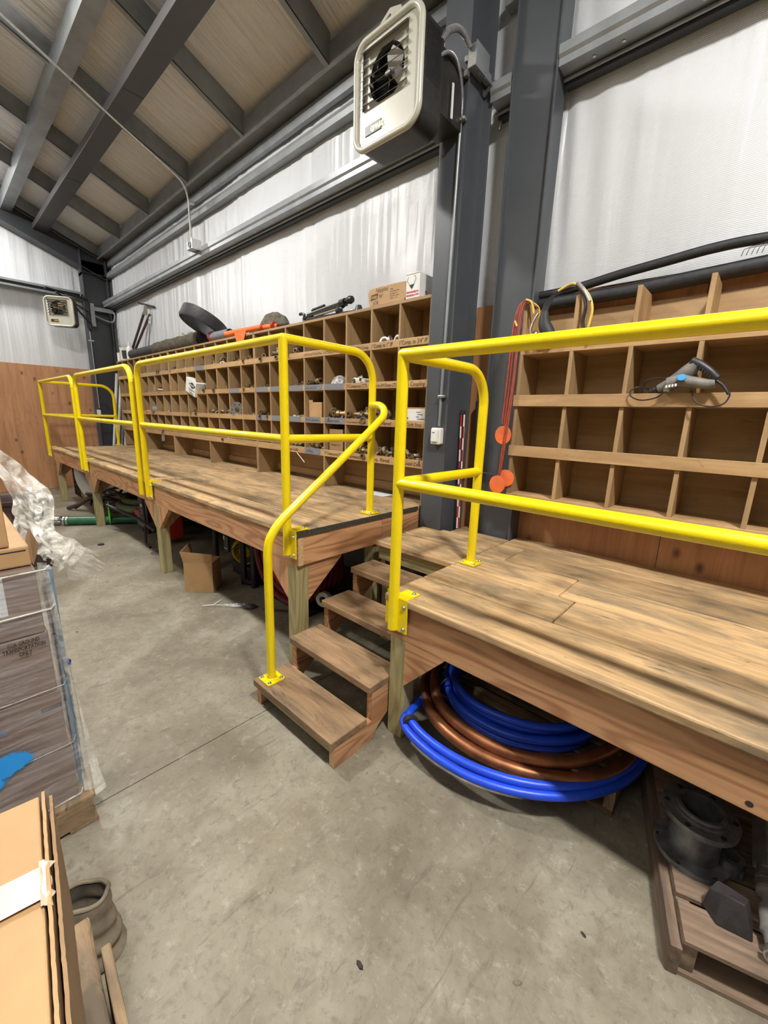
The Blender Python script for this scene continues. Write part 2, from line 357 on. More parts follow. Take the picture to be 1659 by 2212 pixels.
tag(bx('wall_front',(-10.4,-9.15,0),(4.35,-9,5),M['wallpaint']),kind='structure')
BAT=[-3.11-1.335*k for k in range(-5,6)]
def rfn(u_,v_):
    x=XG-0.02+u_*(4.25-XG); y=2.8-v_*6.0
    k=((x-BAT[0])/1.335)%1.0
    sag=0.035*math.sin(PI*k)*min(1,max(0,(2.7-y)*2))
    fold=0.012*h1(x*1.6,6)+0.022*h1(x*6+y*0.8,7)+0.014*h1(x*14-y*1.2,8)
    return (x,y,roofz(y)-sag-fold*min(1,max(0.1,(2.75-y)*2.5)))
tag(obj('ceiling',MB().grid(rfn,620,60),M['rliner']),kind='structure')
rz=roofz(-3.2)
tag(obj('ceiling',MB().add([(XG-.02,-3.2,rz),(4.3,-3.2,rz),(4.3,-9.1,rz-SL*5.9),(XG-.02,-9.1,rz-SL*5.9)],[(0,1,2,3)]),M['rliner']),kind='structure')
# plywood linings
tag(bx('gable_plywood_lining',(XG+0.055,-3.0,0.005),(XG+0.075,2.29,2.28),M['ply'],bevel=0.001),'knotty red brown plywood sheet lining the foot of the far end wall','plywood')
bp=thing('plywood_strip','tall plywood lining behind the right pigeonhole rack and between the two grey columns','plywood')
bx('panel',(-1.67,2.752,0.002),(-0.35,2.772,2.325),M['ply'],bp); bx('panel',(-0.347,2.752,0.002),(1.5,2.772,2.325),M['ply'],bp)
# ---- steel members
def member(name,label,cat,boxes,mat=M['galv'],group=None):
    t=thing(name,label,cat,group=group)
    for nm,a,b_,mm in boxes: bx(nm,a,b_,mm or mat,t,0.001)
    return t
X0,X1=XG+0.03,4.15
SEG=[(X0,-1.853),(-1.603,-1.470),(-1.190,X1)]
g=thing('wall_girt','galvanised steel girt running along the long wall above the racks','beam')
for s0,s1 in SEG:
    obj('channel',MB().prism([(2.60,3.535),(2.60,3.49),(2.612,3.475),(2.612,3.44),(2.77,3.44),(2.77,3.452),(2.624,3.452),(2.624,3.48),(2.612,3.495),(2.612,3.523),(2.77,3.523),(2.77,3.535)],'x',s0,s1),M['galv'],g)
for s0,s1 in SEG: obj('bottom_lip',MB().box((s0,2.72,3.405),(s1,2.775,3.44)),M['darksteel'],g)
for s0,s1 in SEG: obj('cable_conduit',MB().tube([(s0,2.705,3.425),(s1,2.705,3.425)],0.009,8),M['galv'],g)
for x in (-8.9,-8.2,-7.0,-5.6,-4.4,-2.35,-1.02,-0.88,-0.55,-0.5):
    obj('bolt',MB().lathe([(0,0),(0.009,0.001),(0.009,0.006),(0,0.008)],8,Matrix.Translation((x,2.66,3.44))@Matrix.Rotation(PI,4,'X')),M['zinc'],g)
g=thing('upper_wall_girt','grey upper girt just under the eave of the long wall','beam')
for s0,s1 in SEG:
    obj('channel',MB().prism([(2.705,4.045),(2.695,4.01),(2.70,3.965),(2.775,3.965),(2.775,4.045)],'x',s0,s1),M['galvd'],g)
g=thing('eave_rail','bright galvanised rail between the eave strut and the upper girt','beam')
for s0,s1 in SEG:
    obj('channel',MB().prism([(2.725,4.255),(2.73,4.165),(2.775,4.165),(2.775,4.255)],'x',s0,s1),M['galv'],g)
g=thing('eave_strut','grey eave strut where the roof liner meets the long wall','beam')
for s0,s1 in SEG:
    obj('channel',MB().prism([(2.585,4.425),(2.585,4.275),(2.60,4.262),(2.62,4.275),(2.62,4.30),(2.765,4.30),(2.765,4.37)],'x',s0,s1),M['galvd'],g)
for k,x in enumerate(BAT):
    t=thing('roof_batten','grey steel cross member under the roof liner, number of them parallel','beam',group='roof cross members running up the slope')
    pts=[(2.60,4.275),(2.60,4.50),(-3.1,roofz(-3.1)+0.0),(-3.1,roofz(-3.1)-0.195)]
    obj('web',MB().prism(pts,'x',x+0.0,x+0.012),M['galv'],t)
    obj('lower_flange',MB().prism([(2.60,4.272),(2.60,4.284),(-3.1,roofz(-3.1)-0.186),(-3.1,roofz(-3.1)-0.198)],'x',x-0.035,x+0.012),M['galvd'],t)
    t['label']='%s grey steel roof cross member counted from the far end wall'%['first','second','third','fourth','fifth','sixth','seventh','eighth','ninth','tenth','eleventh'][10-k]
t=thing('dark_roof_beam','wide dark brown grey beam running lengthwise under the roof','beam')
bx('box_section',(X0+0.15,1.69,4.50),(4.1,1.885,4.585),M['brownsteel'],t,0.004)
for x in (-2.2,-5.05,-7.4): bx('splice_plate',(x,1.70,4.497),(x+0.005,1.875,4.5),M['darksteel'],t)
t=thing('roof_purlin','pale galvanised purlin running lengthwise higher up the roof slope','beam')
obj('channel',MB().prism([(1.30,4.86),(1.30,4.67),(1.44,4.67),(1.44,4.72),(1.43,4.72),(1.43,4.682),(1.312,4.682),(1.312,4.86)],'x',X0+0.1,4.1),M['galv'],t)
t=thing('roof_purlin','second pale purlin further up the slope at the upper left corner','beam')
obj('channel',MB().prism([(0.40,5.22),(0.40,5.03),(0.54,5.03),(0.54,5.08),(0.53,5.08),(0.53,5.042),(0.412,5.042),(0.412,5.22)],'x',X0+0.1,4.1),M['galv'],t)
# end frame : rafter + column
t=thing('corner_column','dark grey steel column and sloping rafter in the far corner','column')
xa,xb=-9.98,-9.74
bx('front_flange',(xa,2.30,0),(xb,2.315,3.98),M['darksteel'],t,0.002); bx('rear_flange',(xa,2.69,0),(xb,2.705,4.30),M['darksteel'],t,0.002)
bx('web',(-9.868,2.315,0),(-9.852,2.69,4.2),M['darksteel'],t)
def rp(y,o): return (y,roofz(y)-0.20+o)
for nm,o1,o2,w0,w1 in (('top_flange',-0.015,0.0,xa,xb),('rafter_web',-0.34,-0.0,-9.868,-9.852),('bottom_flange',-0.355,-0.34,xa,xb)):
    obj(nm,MB().prism([rp(2.70,o1),rp(2.70,o2),rp(-3.2,o2),rp(-3.2,o1)],'x',w0,w1),M['darksteel'],t)
bx('haunch_web',(-9.866,2.312,3.9),(-9.854,2.69,4.40),M['darksteel'],t)
bx('haunch_plate',(xa,2.30,3.93),(xb,2.31,4.38),M['darksteel'],t); bx('stiffener',(xa+0.02,2.31,3.98),(xb-0.02,2.70,3.99),M['darksteel'],t)
for zz in (4.0,4.03,4.29,4.32): obj('bolt',MB().lathe([(0,0),(0.014,0),(0.014,0.012),(0,0.012)],6,Matrix.Translation((xb-0.04,2.30,zz))@Matrix.Rotation(PI/2,4,'X')),M['darksteel'],t)
bx('corner_trim',(XG+0.05,2.60,0.9),(XG+0.09,2.78,4.2),M['galvd'],t)
t=thing('end_wall_girt','grey steel girt across the far end wall above the small heater','beam')
obj('channel',MB().prism([(XG+0.03,3.53),(XG+0.20,3.53),(XG+0.20,3.56),(XG+0.19,3.56),(XG+0.19,3.54),(XG+0.04,3.54),(XG+0.04,3.635),(XG+0.19,3.635),(XG+0.19,3.61),(XG+0.20,3.61),(XG+0.20,3.646),(XG+0.03,3.646)],'y',-8.9,2.3),M['galv'],t)
# near columns
t=thing('steel_column','left grey steel column carrying the heater conduit and the thermostat','column')
bx('front_flange',(-1.85,2.450,0),(-1.66,2.462,4.45),M['steel'],t,0.002)
bx('web',(-1.672,2.462,0),(-1.66,2.632,4.45),M['steel'],t)
bx('rear_flange',(-1.85,2.632,0),(-1.606,2.645,4.40),M['steel'],t,0.002)
bx('left_web',(-1.85,2.462,0),(-1.838,2.632,4.45),M['steel'],t)
t=thing('steel_column','right grey steel column beside the right pigeonhole rack','column')
bx('left_flange',(-1.467,2.612,0),(-1.457,2.745,4.40),M['steel'],t,0.002)
bx('web',(-1.457,2.640,0),(-1.205,2.650,4.40),M['steel'],t)
bx('right_flange',(-1.205,2.612,0),(-1.193,2.745,4.40),M['steel'],t,0.002)
# ================================================================ RAISED DECKS
PW=0.284
def plank_poly(t,pts,z,mat,th=0.038,bev=0.008):
    return obj('plank',MB().prism(pts,'z',z-th,z),mat,t,bev)
def gusset(t,x0,z0,x1,z1,y,fasz,th=0.02):   # right triangle: corner at (x0,fasz), along fascia to x1, down post to z1
    return obj('gusset',MB().prism([(x0,fasz),(x1,fasz),(x1,fasz-0.02),(x0,z1)] if x1>x0 else [(x0,fasz),(x0,z1),(x1,fasz-0.02),(x1,fasz)],'y',y,y+th),M['fir_z'],t,0.0015)
DL=thing('raised_deck','long higher timber deck along the wall in front of the left pigeonhole racks','deck')
xl0,xl1=-8.72,-1.879
rows=[(1.335+PW*k,1.335+PW*k+PW-0.012) for k in range(5)]
joints=[[-6.1,-3.0],[-7.2,-4.2],[-5.6,-2.9],[-7.0,-4.28],[-5.8,-3.2]]
for (y0,y1),js in zip(rows,joints):
    xs=[xl0]+js+[xl1+random.uniform(-0.004,0.004)]
    for a,b_ in zip(xs[:-1],xs[1:]):
        plank_poly(DL,[(a,y0),(b_-0.003,y0),(b_-0.003,min(y1,2.75)),(a,min(y1,2.75))],ZL+random.uniform(-0.003,0.001),M['deck_x'])
bx('plank_end_weathering',(xl1-0.001,1.337,ZL-0.037),(xl1+0.001,2.45,ZL-0.002),M['endgrain_seam_shade'],DL)
for (ya_,yb_) in rows[:4]: bx('seam_shade',(xl0+0.01,yb_-0.002,ZL-0.03),(xl1-0.01,yb_+0.014,ZL-0.010),M['endgrain_seam_shade'],DL)  # dark strip added in each plank gap, painting in the shade between boards
yf=1.345; zlb=0.679
for a,b_ in ((xl0,-6.44),(-6.437,-4.13),(-4.127,xl1-0.004)):
    bx('fascia_board',(a,yf,zlb),(b_,yf+0.038,ZL-0.040),M['fir_x'],DL,0.003)
bx('board_end_grain',(xl1-0.0045,yf+0.002,zlb+0.002),(xl1-0.003,yf+0.036,ZL-0.042),M['board_end'],DL)
for a,b_ in ((yf+0.038,2.06),(2.063,2.74)): bx('end_joist',(xl1-0.045,a,zlb),(xl1-0.007,b_,ZL-0.040),M['fir_y'],DL,0.003)
bx('end_joist',(xl0,yf+0.038,zlb),(xl0+0.038,2.74,ZL-0.040),M['fir_y'],DL)
k=0
x=xl0+0.5
while x<xl1-0.2:
    bx('joist',(x,yf+0.038,zlb),(x+0.038,2.74,ZL-0.040),M['fir_y'],DL); x+=0.61
for xr in (-1.905,-4.088,-6.39,-8.555):
    bx('post',(xr-0.089,yf,0),(xr,yf+0.089,zlb),M['treated_z'],DL,0.004)
    bx('post',(xr-0.089,2.60,0),(xr,2.689,zlb),M['treated_z'],DL)
    if xr<-2: gusset(DL,xr,0,xr+0.24,0.445,yf,zlb,0.038)
    if xr>-8: gusset(DL,xr-0.089,0,xr-0.089-0.25,0.445,yf,zlb)
    if xr<-2: obj('brace',MB().prism([(yf+0.089,zlb),(yf+0.33,zlb),(yf+0.33,zlb-0.02),(yf+0.089,0.44)],'x',xr-0.06,xr-0.02),M['fir_z'],DL)
obj('gusset',MB().prism([(yf+0.089,zlb),(1.70,zlb),(1.70,zlb-0.02),(yf+0.089,0.436)],'x',-1.925,-1.905),M['fir_y'],DL,0.0015)
bx('post',(-1.905-0.089,2.0,0),(-1.905,2.089,zlb),M['treated_z'],DL)
# right deck
DR=thing('raised_deck','lower timber deck at right in front of the right pigeonhole rack','deck')
xr0,xr1=-1.19,1.55
rr=[(1.335,1.617),(1.629,1.907),(1.919,2.197),(2.209,2.486),(2.498,2.745)]
def pl(pts,ax='deck_x'): plank_poly(DR,pts,ZR+random.uniform(-0.003,0.001),M[ax])
def rect(a,b_,y0,y1): return [(a,y0),(b_,y0),(b_,y1),(a,y1)]
pl(rect(xr0,0.62,*rr[0])); pl(rect(0.623,xr1,*rr[0]))
pl(rect(xr0,-0.52,*rr[1])); pl(rect(-0.517,xr1,*rr[1]))
pl(rect(-1.815,-1.189,*rr[2])); pl(rect(-1.186,-0.60,*rr[2])); pl(rect(-0.597,xr1,*rr[2]))
y0,y1=rr[3]; pl([(-1.815,y0),(-1.189,y0),(-1.189,y1),(-1.655,y1),(-1.655,2.445),(-1.815,2.445)])
pl(rect(-1.186,-1.02,y0,y1)); pl(rect(-1.017,xr1,y0,y1))
y0,y1=rr[4]; pl([(-1.60,y0),(-1.189,y0),(-1.189,2.606),(-1.472,2.606),(-1.472,y1),(-1.60,y1)])
pl(rect(-1.186,0.35,y0,y1)); pl(rect(0.353,xr1,y0,y1))
for k_,(ya_,yb_) in enumerate(rr[:4]): bx('seam_shade',(xr0+0.012 if k_<2 else (-1.80 if k_<3 else -1.59),yb_-0.002,ZR-0.03),(xr1-0.02,yb_+0.014,ZR-0.010),M['endgrain_seam_shade'],DR)  # same painted gap shade along the lower deck seams
yr=1.357; zrb=0.532
bx('fascia_board',(xr0+0.002,yr,zrb),(xr1,yr+0.038,ZR-0.043),M['fir_x'],DR,0.003)
obj('knot_hole',MB().lathe([(0,0),(0.009,0),(0.009,0.0006),(0,0.0006)],14,Matrix.Translation((0.138,yr-0.0003,0.558))@Matrix.Rotation(PI/2,4,'X')),M['char'],DR)
bx('header_board',(-1.80,1.945,ZR-0.135),(-1.195,1.983,ZR-0.040),M['treated_x'],DR,0.002)
bx('end_joist',(xr0+0.002,yr+0.038,zrb),(xr0+0.04,1.945,ZR-0.040),M['fir_y'],DR,0.002)
bx('end_joist',(-1.812,1.984,zrb),(-1.774,2.44,ZR-0.040),M['fir_y'],DR,0.002)
for x in (-0.6,0.0,0.6,1.2): bx('joist',(x,yr+0.038,zrb),(x+0.038,2.74,ZR-0.040),M['fir_y'],DR)
for x,y in ((-1.162,yr),(-1.80,1.984),(1.25,yr)): bx('post',(x,y,0),(x+0.089,y+0.089,zrb if x<0.5 or True else 1),M['treated_z'],DR,0.004)
obj('gusset',MB().prism([(-1.073,zrb),(-0.852,zrb),(-0.862,zrb-0.012),(-1.073,0.297)],'y',yr,yr+0.02),M['fir_x'],DR,0.0015)
# ---- stairs
ST=thing('stairs','open four tread timber stair between the two decks','stairs')
sx0,sx1=-1.815,-1.167
tz=[0.147,0.3045,0.4569,0.6085]; ty=[0.990,1.226,1.460,1.698]; td=[0.224,0.228,0.228,0.214]
for z,y,d_ in zip(tz,ty,td):
    obj('tread',MB().prism(rect(sx0,sx1,y,y+d_),'z',z-0.038,z),M['tread_x'],ST,0.005)
yo=[y+0.022 for y in ty]
def stringer(xa,xb):
    pts=[(yo[0],0.0),(yo[0],tz[0]-0.038)]
    for i in range(1,4): pts+= [(yo[i],tz[i-1]-0.038),(yo[i],tz[i]-0.038)]
    pts+=[(1.93,tz[3]-0.038),(1.93,0.50),(1.30,0.06),(1.25,0.0)]
    return obj('stringer',MB().prism(pts,'x',xa,xb),M['fir_y'],ST,0.0015)
stringer(sx0,sx0+0.038); stringer(sx1-0.038,sx1-0.003)
bx('kick_board',(sx0+0.038,yo[0],0.068),(sx1-0.04,yo[0]+0.018,0.108),M['treated_x'],ST,0.001)
obj('board_end_grain',MB().box((sx1-0.037,yo[0]-0.0008,0.002),(sx1-0.004,yo[0],0.10)),M['board_end'],ST)
# ================================================================ RAILS
PR=0.0245
def pipe(name,t,pts,rad=PR,n=18): return obj(name,MB().tube(pts,rad,n),M['yellow'],t)
def bolt(parent,p,axis='z',s=1):
    R={'z':Matrix.Identity(4),'-y':Matrix.Rotation(PI/2,4,'X'),'x':Matrix.Rotation(PI/2,4,'Y'),'-x':Matrix.Rotation(-PI/2,4,'Y')}[axis]
    mb=MB().lathe([(0.0115,0),(0.0115,0.002),(0.0095,0.002),(0.009,0.005),(0.006,0.0085),(0,0.0095)],12,Matrix.Translation(p)@R)
    return obj('bolt',mb,M['zinc'],parent)
def base_plate(t,x,y,z):
    r_=0.012;a=0.052; pts=[]
    for (cx,cy,a0) in ((a-r_,a-r_,0),(-a+r_,a-r_,PI/2),(-a+r_,-a+r_,PI),(a-r_,-a+r_,1.5*PI)):
        pts+=[(x+cx+r_*math.cos(a0+k*PI/6),y+cy+r_*math.sin(a0+k*PI/6)) for k in range(4)]
    p=obj('base_plate',MB().prism(pts,'z',z,z+0.0085),M['yellow'],t,0.001)
    obj('weld_bead',MB().lathe([(PR+0.006,0),(PR+0.003,0.005),(PR,0.007)],18,Matrix.Translation((x,y,z+0.0085))),M['yellow'],t)
    for dx in (-1,1):
        for dy in (-1,1): bolt(p,(x+dx*0.036,y+dy*0.036,z+0.0085))
def side_bracket(t,x,y,zt,face=1):
    # angle bracket bolted over the deck edge beside a post: vertical plate on fascia and a top leg on the planks
    xa,xb=(x+0.028,x+0.075) if face>0 else (x-0.075,x-0.028)
    yfc=y+0.012
    p=obj('side_bracket',MB().prism([(yfc,zt-0.165),(yfc-0.008,zt-0.165),(yfc-0.008,zt+0.0),(yfc-0.004,zt+0.008),(yfc+0.085,zt+0.008),(yfc+0.085,zt),(yfc+0.0,zt)],'x',min(x,xa),max(x,xb)),M['yellow'],t,0.0015)
    xm=(xa+xb)/2+0.006*face
    bolt(p,(xm,yfc-0.008,zt-0.035),'-y'); bolt(p,(xm,yfc-0.008,zt-0.143),'-y'); bolt(p,(xm,yfc+0.062,zt+0.008)); 
    return p
def guard_section(t,xL,xR_,y,zt,zm,zb,r_,bendL,bendR,zdeck,ZD):
    top=[]
    if bendL: top+=[(xL,y,zt-r_-0.0)]+arc((xL+r_,y,zt-r_),r_,PI,PI/2,8,(1,0,0),(0,0,1))
    else: top+=[(xL,y,zt)]
    if bendR: top+=arc((xR_-r_,y,zt-r_),r_,PI/2,0,8,(1,0,0),(0,0,1))+[(xR_,y,zt-r_)]
    else: top+=[(xR_,y,zt)]
    pipe('top_rail',t,top)
    pipe('post',t,[(xL,y,zb),(xL,y,zt-r_ if bendL else zt)]); 
    if ZD: pipe('post',t,[(xR_,y,zb),(xR_,y,zt-r_ if bendR else zt)])
    pipe('mid_rail',t,[(xL,y,zm),(xR_,y,zm)])
def ball(t,x,y,z,r_=PR): obj('corner_elbow',MB().lathe([(r_*math.sin(a*PI/8),-r_*math.cos(a*PI/8)) for a in range(9)],18,Matrix.Translation((x,y,z))),M['yellow'],t)
def ret(t,x,y,yb,zt,zm,zd,rb=0.16):
    pipe('return_rail',t,[(x,y,zt)]+arc((x,yb-rb,zt-rb),rb,PI/2,0,9,(0,1,0),(0,0,1))+[(x,yb,zt-rb)])
    pipe('return_post',t,[(x,yb,zd+0.004),(x,yb,zt-rb)]); pipe('return_mid_rail',t,[(x,y,zm),(x,yb,zm)]); base_plate(t,x,yb,zd)
G='yellow guard rail sections along the higher deck'
gy,gzt,gzm,gzb=1.322,1.936,1.413,0.7445
t=thing('guard_rail','yellow guard rail section nearest the stairs on the higher deck','railing',group=G)
guard_section(t,-4.22,-1.955,gy,gzt,gzm,gzb,0.11,True,False,0,True); ball(t,-1.955,gy,gzt); ret(t,-1.955,gy,2.004,gzt,gzm,ZL,0.17)
side_bracket(t,-4.22,gy,ZL); side_bracket(t,-1.955,gy,ZL)
t=thing('guard_rail','middle yellow guard rail section of the higher deck, rounded at both ends','railing',group=G)
guard_section(t,-6.516,-4.393,gy,gzt,gzm,gzb,0.15,True,True,0,True); side_bracket(t,-6.516,gy,ZL)
obj('post_sleeve',MB().tube([(-4.393,gy,gzb-0.002),(-4.393,gy,gzb+0.16)],PR+0.004,18),M['yellow'],t)
t=thing('guard_rail','farthest yellow guard rail section wrapping the far end of the higher deck','railing',group=G)
guard_section(t,-8.85,-6.667,gy,gzt,gzm,gzb,0.15,False,True,0,True); ball(t,-8.85,gy,gzt); ret(t,-8.85,gy,2.35,gzt,gzm,ZL,0.2)
side_bracket(t,-8.85,gy,ZL)
t=thing('guard_rail','yellow guard rail on the lower right deck, nearest the camera','railing')
gy2=1.330; guard_section(t,-1.128,1.45,gy2,1.793,1.274,0.591,0.11,False,True,0,True); ball(t,-1.128,gy2,1.793); ret(t,-1.128,gy2,1.997,1.793,1.274,ZR,0.17)
side_bracket(t,-1.128,gy2,ZR)
p=obj('side_bracket',MB().box((-1.198,1.362,ZR-0.165),(-1.190,1.42,ZR+0.008)),M['yellow'],t,0.0015); bolt(p,(-1.198,1.395,ZR-0.035),'-x'); bolt(p,(-1.198,1.395,ZR-0.14),'-x')
obj('gusset_plate',MB().box((-1.19,1.345,ZR-0.15),(-1.10,1.353,ZR-0.02)),M['yellow'],t)
t=thing('stair_handrail','sloping yellow handrail rising from the lowest stair tread to the higher deck','railing')
hx=-1.747
path=[(hx,1.063,0.152),(hx,1.063,0.80)]+spline([(hx,1.063,0.86),(hx,1.075,0.925),(hx,1.115,0.985),(hx,1.17,1.035)],5)+[(hx,1.5,1.268)]+[(hx,1.80,1.482)]
path+=spline([(hx,1.85,1.52),(hx-0.004,1.895,1.555),(hx-0.03,1.925,1.595),(hx-0.08,1.945,1.618),(hx-0.13,1.96,1.622),(hx-0.20,1.99,1.618)],5)
pipe('bent_pipe',t,path,0.0225,18); base_plate(t,hx,1.063,0.147)
# ================================================================ PIGEONHOLE RACKS
YS,YB=2.473,2.755
PITCH_X=0.293
_me={}
def shared(name,key,build,mat,parent,loc,bevel=0):
    if key not in _me:
        o=obj(name,build(),mat,parent,bevel); _me[key]=o; o.location=loc; return o
    s=_me[key]; o=s.copy(); C.objects.link(o); o.parent=parent; o.location=loc; o.name=name; return o
lipz=[(2.065,2.120),(1.770,1.822),(1.475,1.530),(1.177,1.238)]
RACKG='pigeonhole racks standing on the higher deck'
racks=[]
for ui,(xr_,lab) in enumerate(((-1.856,'pigeonhole rack nearest the grey column, with hand lettered shelf lips and grey tape'),(-4.203,'middle pigeonhole rack on the higher deck, holding mostly loose fittings'),(-6.55,'farthest pigeonhole rack on the higher deck, in the far corner'))):
    t=thing('pigeonhole_rack',lab,'shelving',group=RACKG); racks.append(t)
    xl_=xr_-8*PITCH_X
    bx('back_panel',(xl_,YB-0.012,ZL),(xr_,YB,2.38),M['shelf_x'],t)
    bx('top_board',(xl_-0.008,YS,2.363),(xr_+0.008,YB,2.385),M['shelf_x'],t,0.0015)
    for z0,z1 in lipz:
        bx('shelf_board',(xl_,YS+0.018,z0),(xr_,YB-0.012,z0+0.016),M['shelf_x'],t)
        bx('lip_board',(xl_+(0.001 if ui==0 else 0),YS-0.001,z0),(xr_-0.001,YS+0.018,z1),M['lip_x'],t,0.0015)
    zb_=[(z0+0.016) for z0,z1 in lipz]; zt_=[2.363]+[z0 for z0,z1 in lipz[:-1]]
    for r_i,(za,zc) in enumerate(zip(zb_,zt_)):
        for i in range(9):
            w=0.018 if 0<i<8 else 0.019
            xx=xl_+i*PITCH_X+(0.0095 if i==0 else (-0.0095 if i==8 else 0))
            shared('divider',('d',r_i),lambda:MB().box((-0.009,YS+0.001,0),(0.009,YB-0.012,zc-za)),M['shelf_z'],t,(xx,0,za),0.001)
    for i in (0,4,8):
        xx=xl_+i*PITCH_X+(0.0095 if i==0 else (-0.0095 if i==8 else 0))
        shared('cubby_divider',('cd',),lambda:MB().box((-0.009,YS-0.0,0),(0.009,YB-0.012,lipz[3][0]-ZL)),M['shelf_z'],t,(xx,0,ZL),0.001)
    bx('rear_cleat',(xl_,YB-0.032,ZL+0.02),(xr_,YB-0.013,ZL+0.09),M['lip_x'],t)
def cell(ui,i): return -1.856-ui*8*PITCH_X*1.0-(0.0 if ui==0 else 0)-(8-i)*PITCH_X   # left edge of column i
def cx_(ui,i): return [-1.856,-4.203,-6.55][ui]-(8-i)*PITCH_X
# grey tape patches and lettering on the lips of the near rack
def tapep(t,xa,xb,k,dz=0): 
    z0,z1=lipz[k]; return bx('tape_label',(xa,YS-0.0022,z0+0.004+dz),(xb,YS-0.0008,z1+0.001),M['tape'],t)
R0,R1,R2=racks
for i in (0,1,2,3,4): tapep(R0,cx_(0,i)+0.005,cx_(0,i)+(0.27 if i>1 else 0.25),1)
for i in (0,1,2,3,4): tapep(R0,cx_(0,i)+0.01,cx_(0,i)+(0.24 if i!=4 else 0.285),2)
tapep(R0,cx_(0,3)+0.0,cx_(0,3)+0.24,3)
tapep(R1,-4.79,-4.55,1); tapep(R1,-5.68,-5.41,0)
yt=YS-0.0028
def lip(s,i,k,size=0.036,mat=M['brownink'],dx=0.0,dz=0.012,sx=1.0,ui=0):
    text(s,size,(cx_(ui,i)+dx,yt,lipz[k][0]+dz),FR,mat,racks[ui],shear=0.12,sx=sx)
lip('1"Comp. to 3/4" IP',7,0,0.043,sx=0.80,dx=0.0); lip('1"Comp to 1" IP',6,0,0.043,sx=0.78,dx=0.005); lip('3/4 X 1"CTS Comp',5,0,0.034,sx=0.95,dx=0.01,dz=0.014)
lip('| CTS to 3/4 CTS',4,0,0.032,sx=0.95,dz=0.014); lip('| 3/4 IP Comp X CTS Comp Thread',3,0,0.030,sx=0.60,dz=0.016)
lip('Comp Coupling',7,1,0.042,sx=0.9,dx=0.02); lip('Comp to 3/4 Comp CTS',6,1,0.036,sx=0.75,dx=0.01); lip('2"Compress CTS',5,1,0.042,sx=0.85,dx=0.01)
lip('3/4 x 3/4 CTS',3,1,0.030,M['ink'],dx=0.02)
lip('Comp Curb Stop',7,2,0.040,sx=0.9,dx=0.0); lip('Comp Flared',6,2,0.042,sx=0.95,dx=0.03); lip('3/4 Curb valve w/ Compressions',5,2,0.028,M['ink'],dx=0.015,dz=0.016,sx=0.65)
lip('1/2 meter valves',4,2,0.034,M['ink'],dx=0.02,dz=0.016,sx=0.85); lip('3/4 CTS compression',3,2,0.030,M['ink'],dx=0.02,dz=0.018,sx=0.75)
lip('Compression Corp',7,3,0.040,sx=0.8,dx=0.01,dz=0.016); lip('Corp. Flared',6,3,0.042,dx=0.02,dz=0.016); lip('Compression Corp',5,3,0.040,sx=0.8,dz=0.016,dx=0.01)
lip('2" Compression Corp',4,3,0.042,sx=0.70,dx=0.01,dz=0.016); lip('3/4" Inst',3,3,0.032,M['ink'],dx=0.02,dz=0.018); lip('Tapt Saddle',2,3,0.034,dx=0.02,dz=0.018)
bx('outlet_box',(-4.315,YB-0.05,1.11),(-4.245,YB-0.013,1.20),M['galvd'],R1,0.002)
obj('outlet_conduit',MB().tube([(-4.28,YB-0.03,1.12),(-4.28,YB-0.03,ZL+0.01)],0.011,8),M['galvd'],R1)
# right rack
yR_=2.485
t=thing('pigeonhole_rack','open topped pigeonhole rack behind the lower right deck, mostly empty cells','shelving'); RR=t
xa,xb=-1.187,0.88
dv=[-1.178,-0.885,-0.591,-0.299,-0.008,0.285,0.578,0.871]
bx('back_panel',(xa,2.735,1.07),(xb,2.750,2.20),M['shelf_x'],t)
bx('shelf_board',(xa,yR_,1.940),(xb,2.735,1.962),M['lip_x'],t,0.0015)
for z0,z1 in ((1.640,1.706),(1.337,1.402)):
    bx('shelf_board',(xa,yR_+0.018,z0),(xb,2.735,z0+0.018),M['shelf_x'],t)
    bx('lip_board',(xa-0.008,yR_-0.012,z0),(xb,yR_+0.017,z1),M['lip_x'],t,0.002)
bx('bottom_board',(xa,yR_-0.002,1.066),(xb,2.735,1.095),M['lip_x'],t,0.0015)
for k,(za,zc,nm) in enumerate(((1.962,2.226,'divider'),(1.658,1.940,'divider'),(1.355,1.640,'divider'),(1.095,1.337,'divider'))):
    for x in dv:
        shared(nm,('r',k),lambda:MB().box((-0.0105,yR_+0.001,0),(0.0105,2.735,zc-za)),M['lip_z'] if k==0 else M['shelf_z'],t,(x,0,za),0.0012)
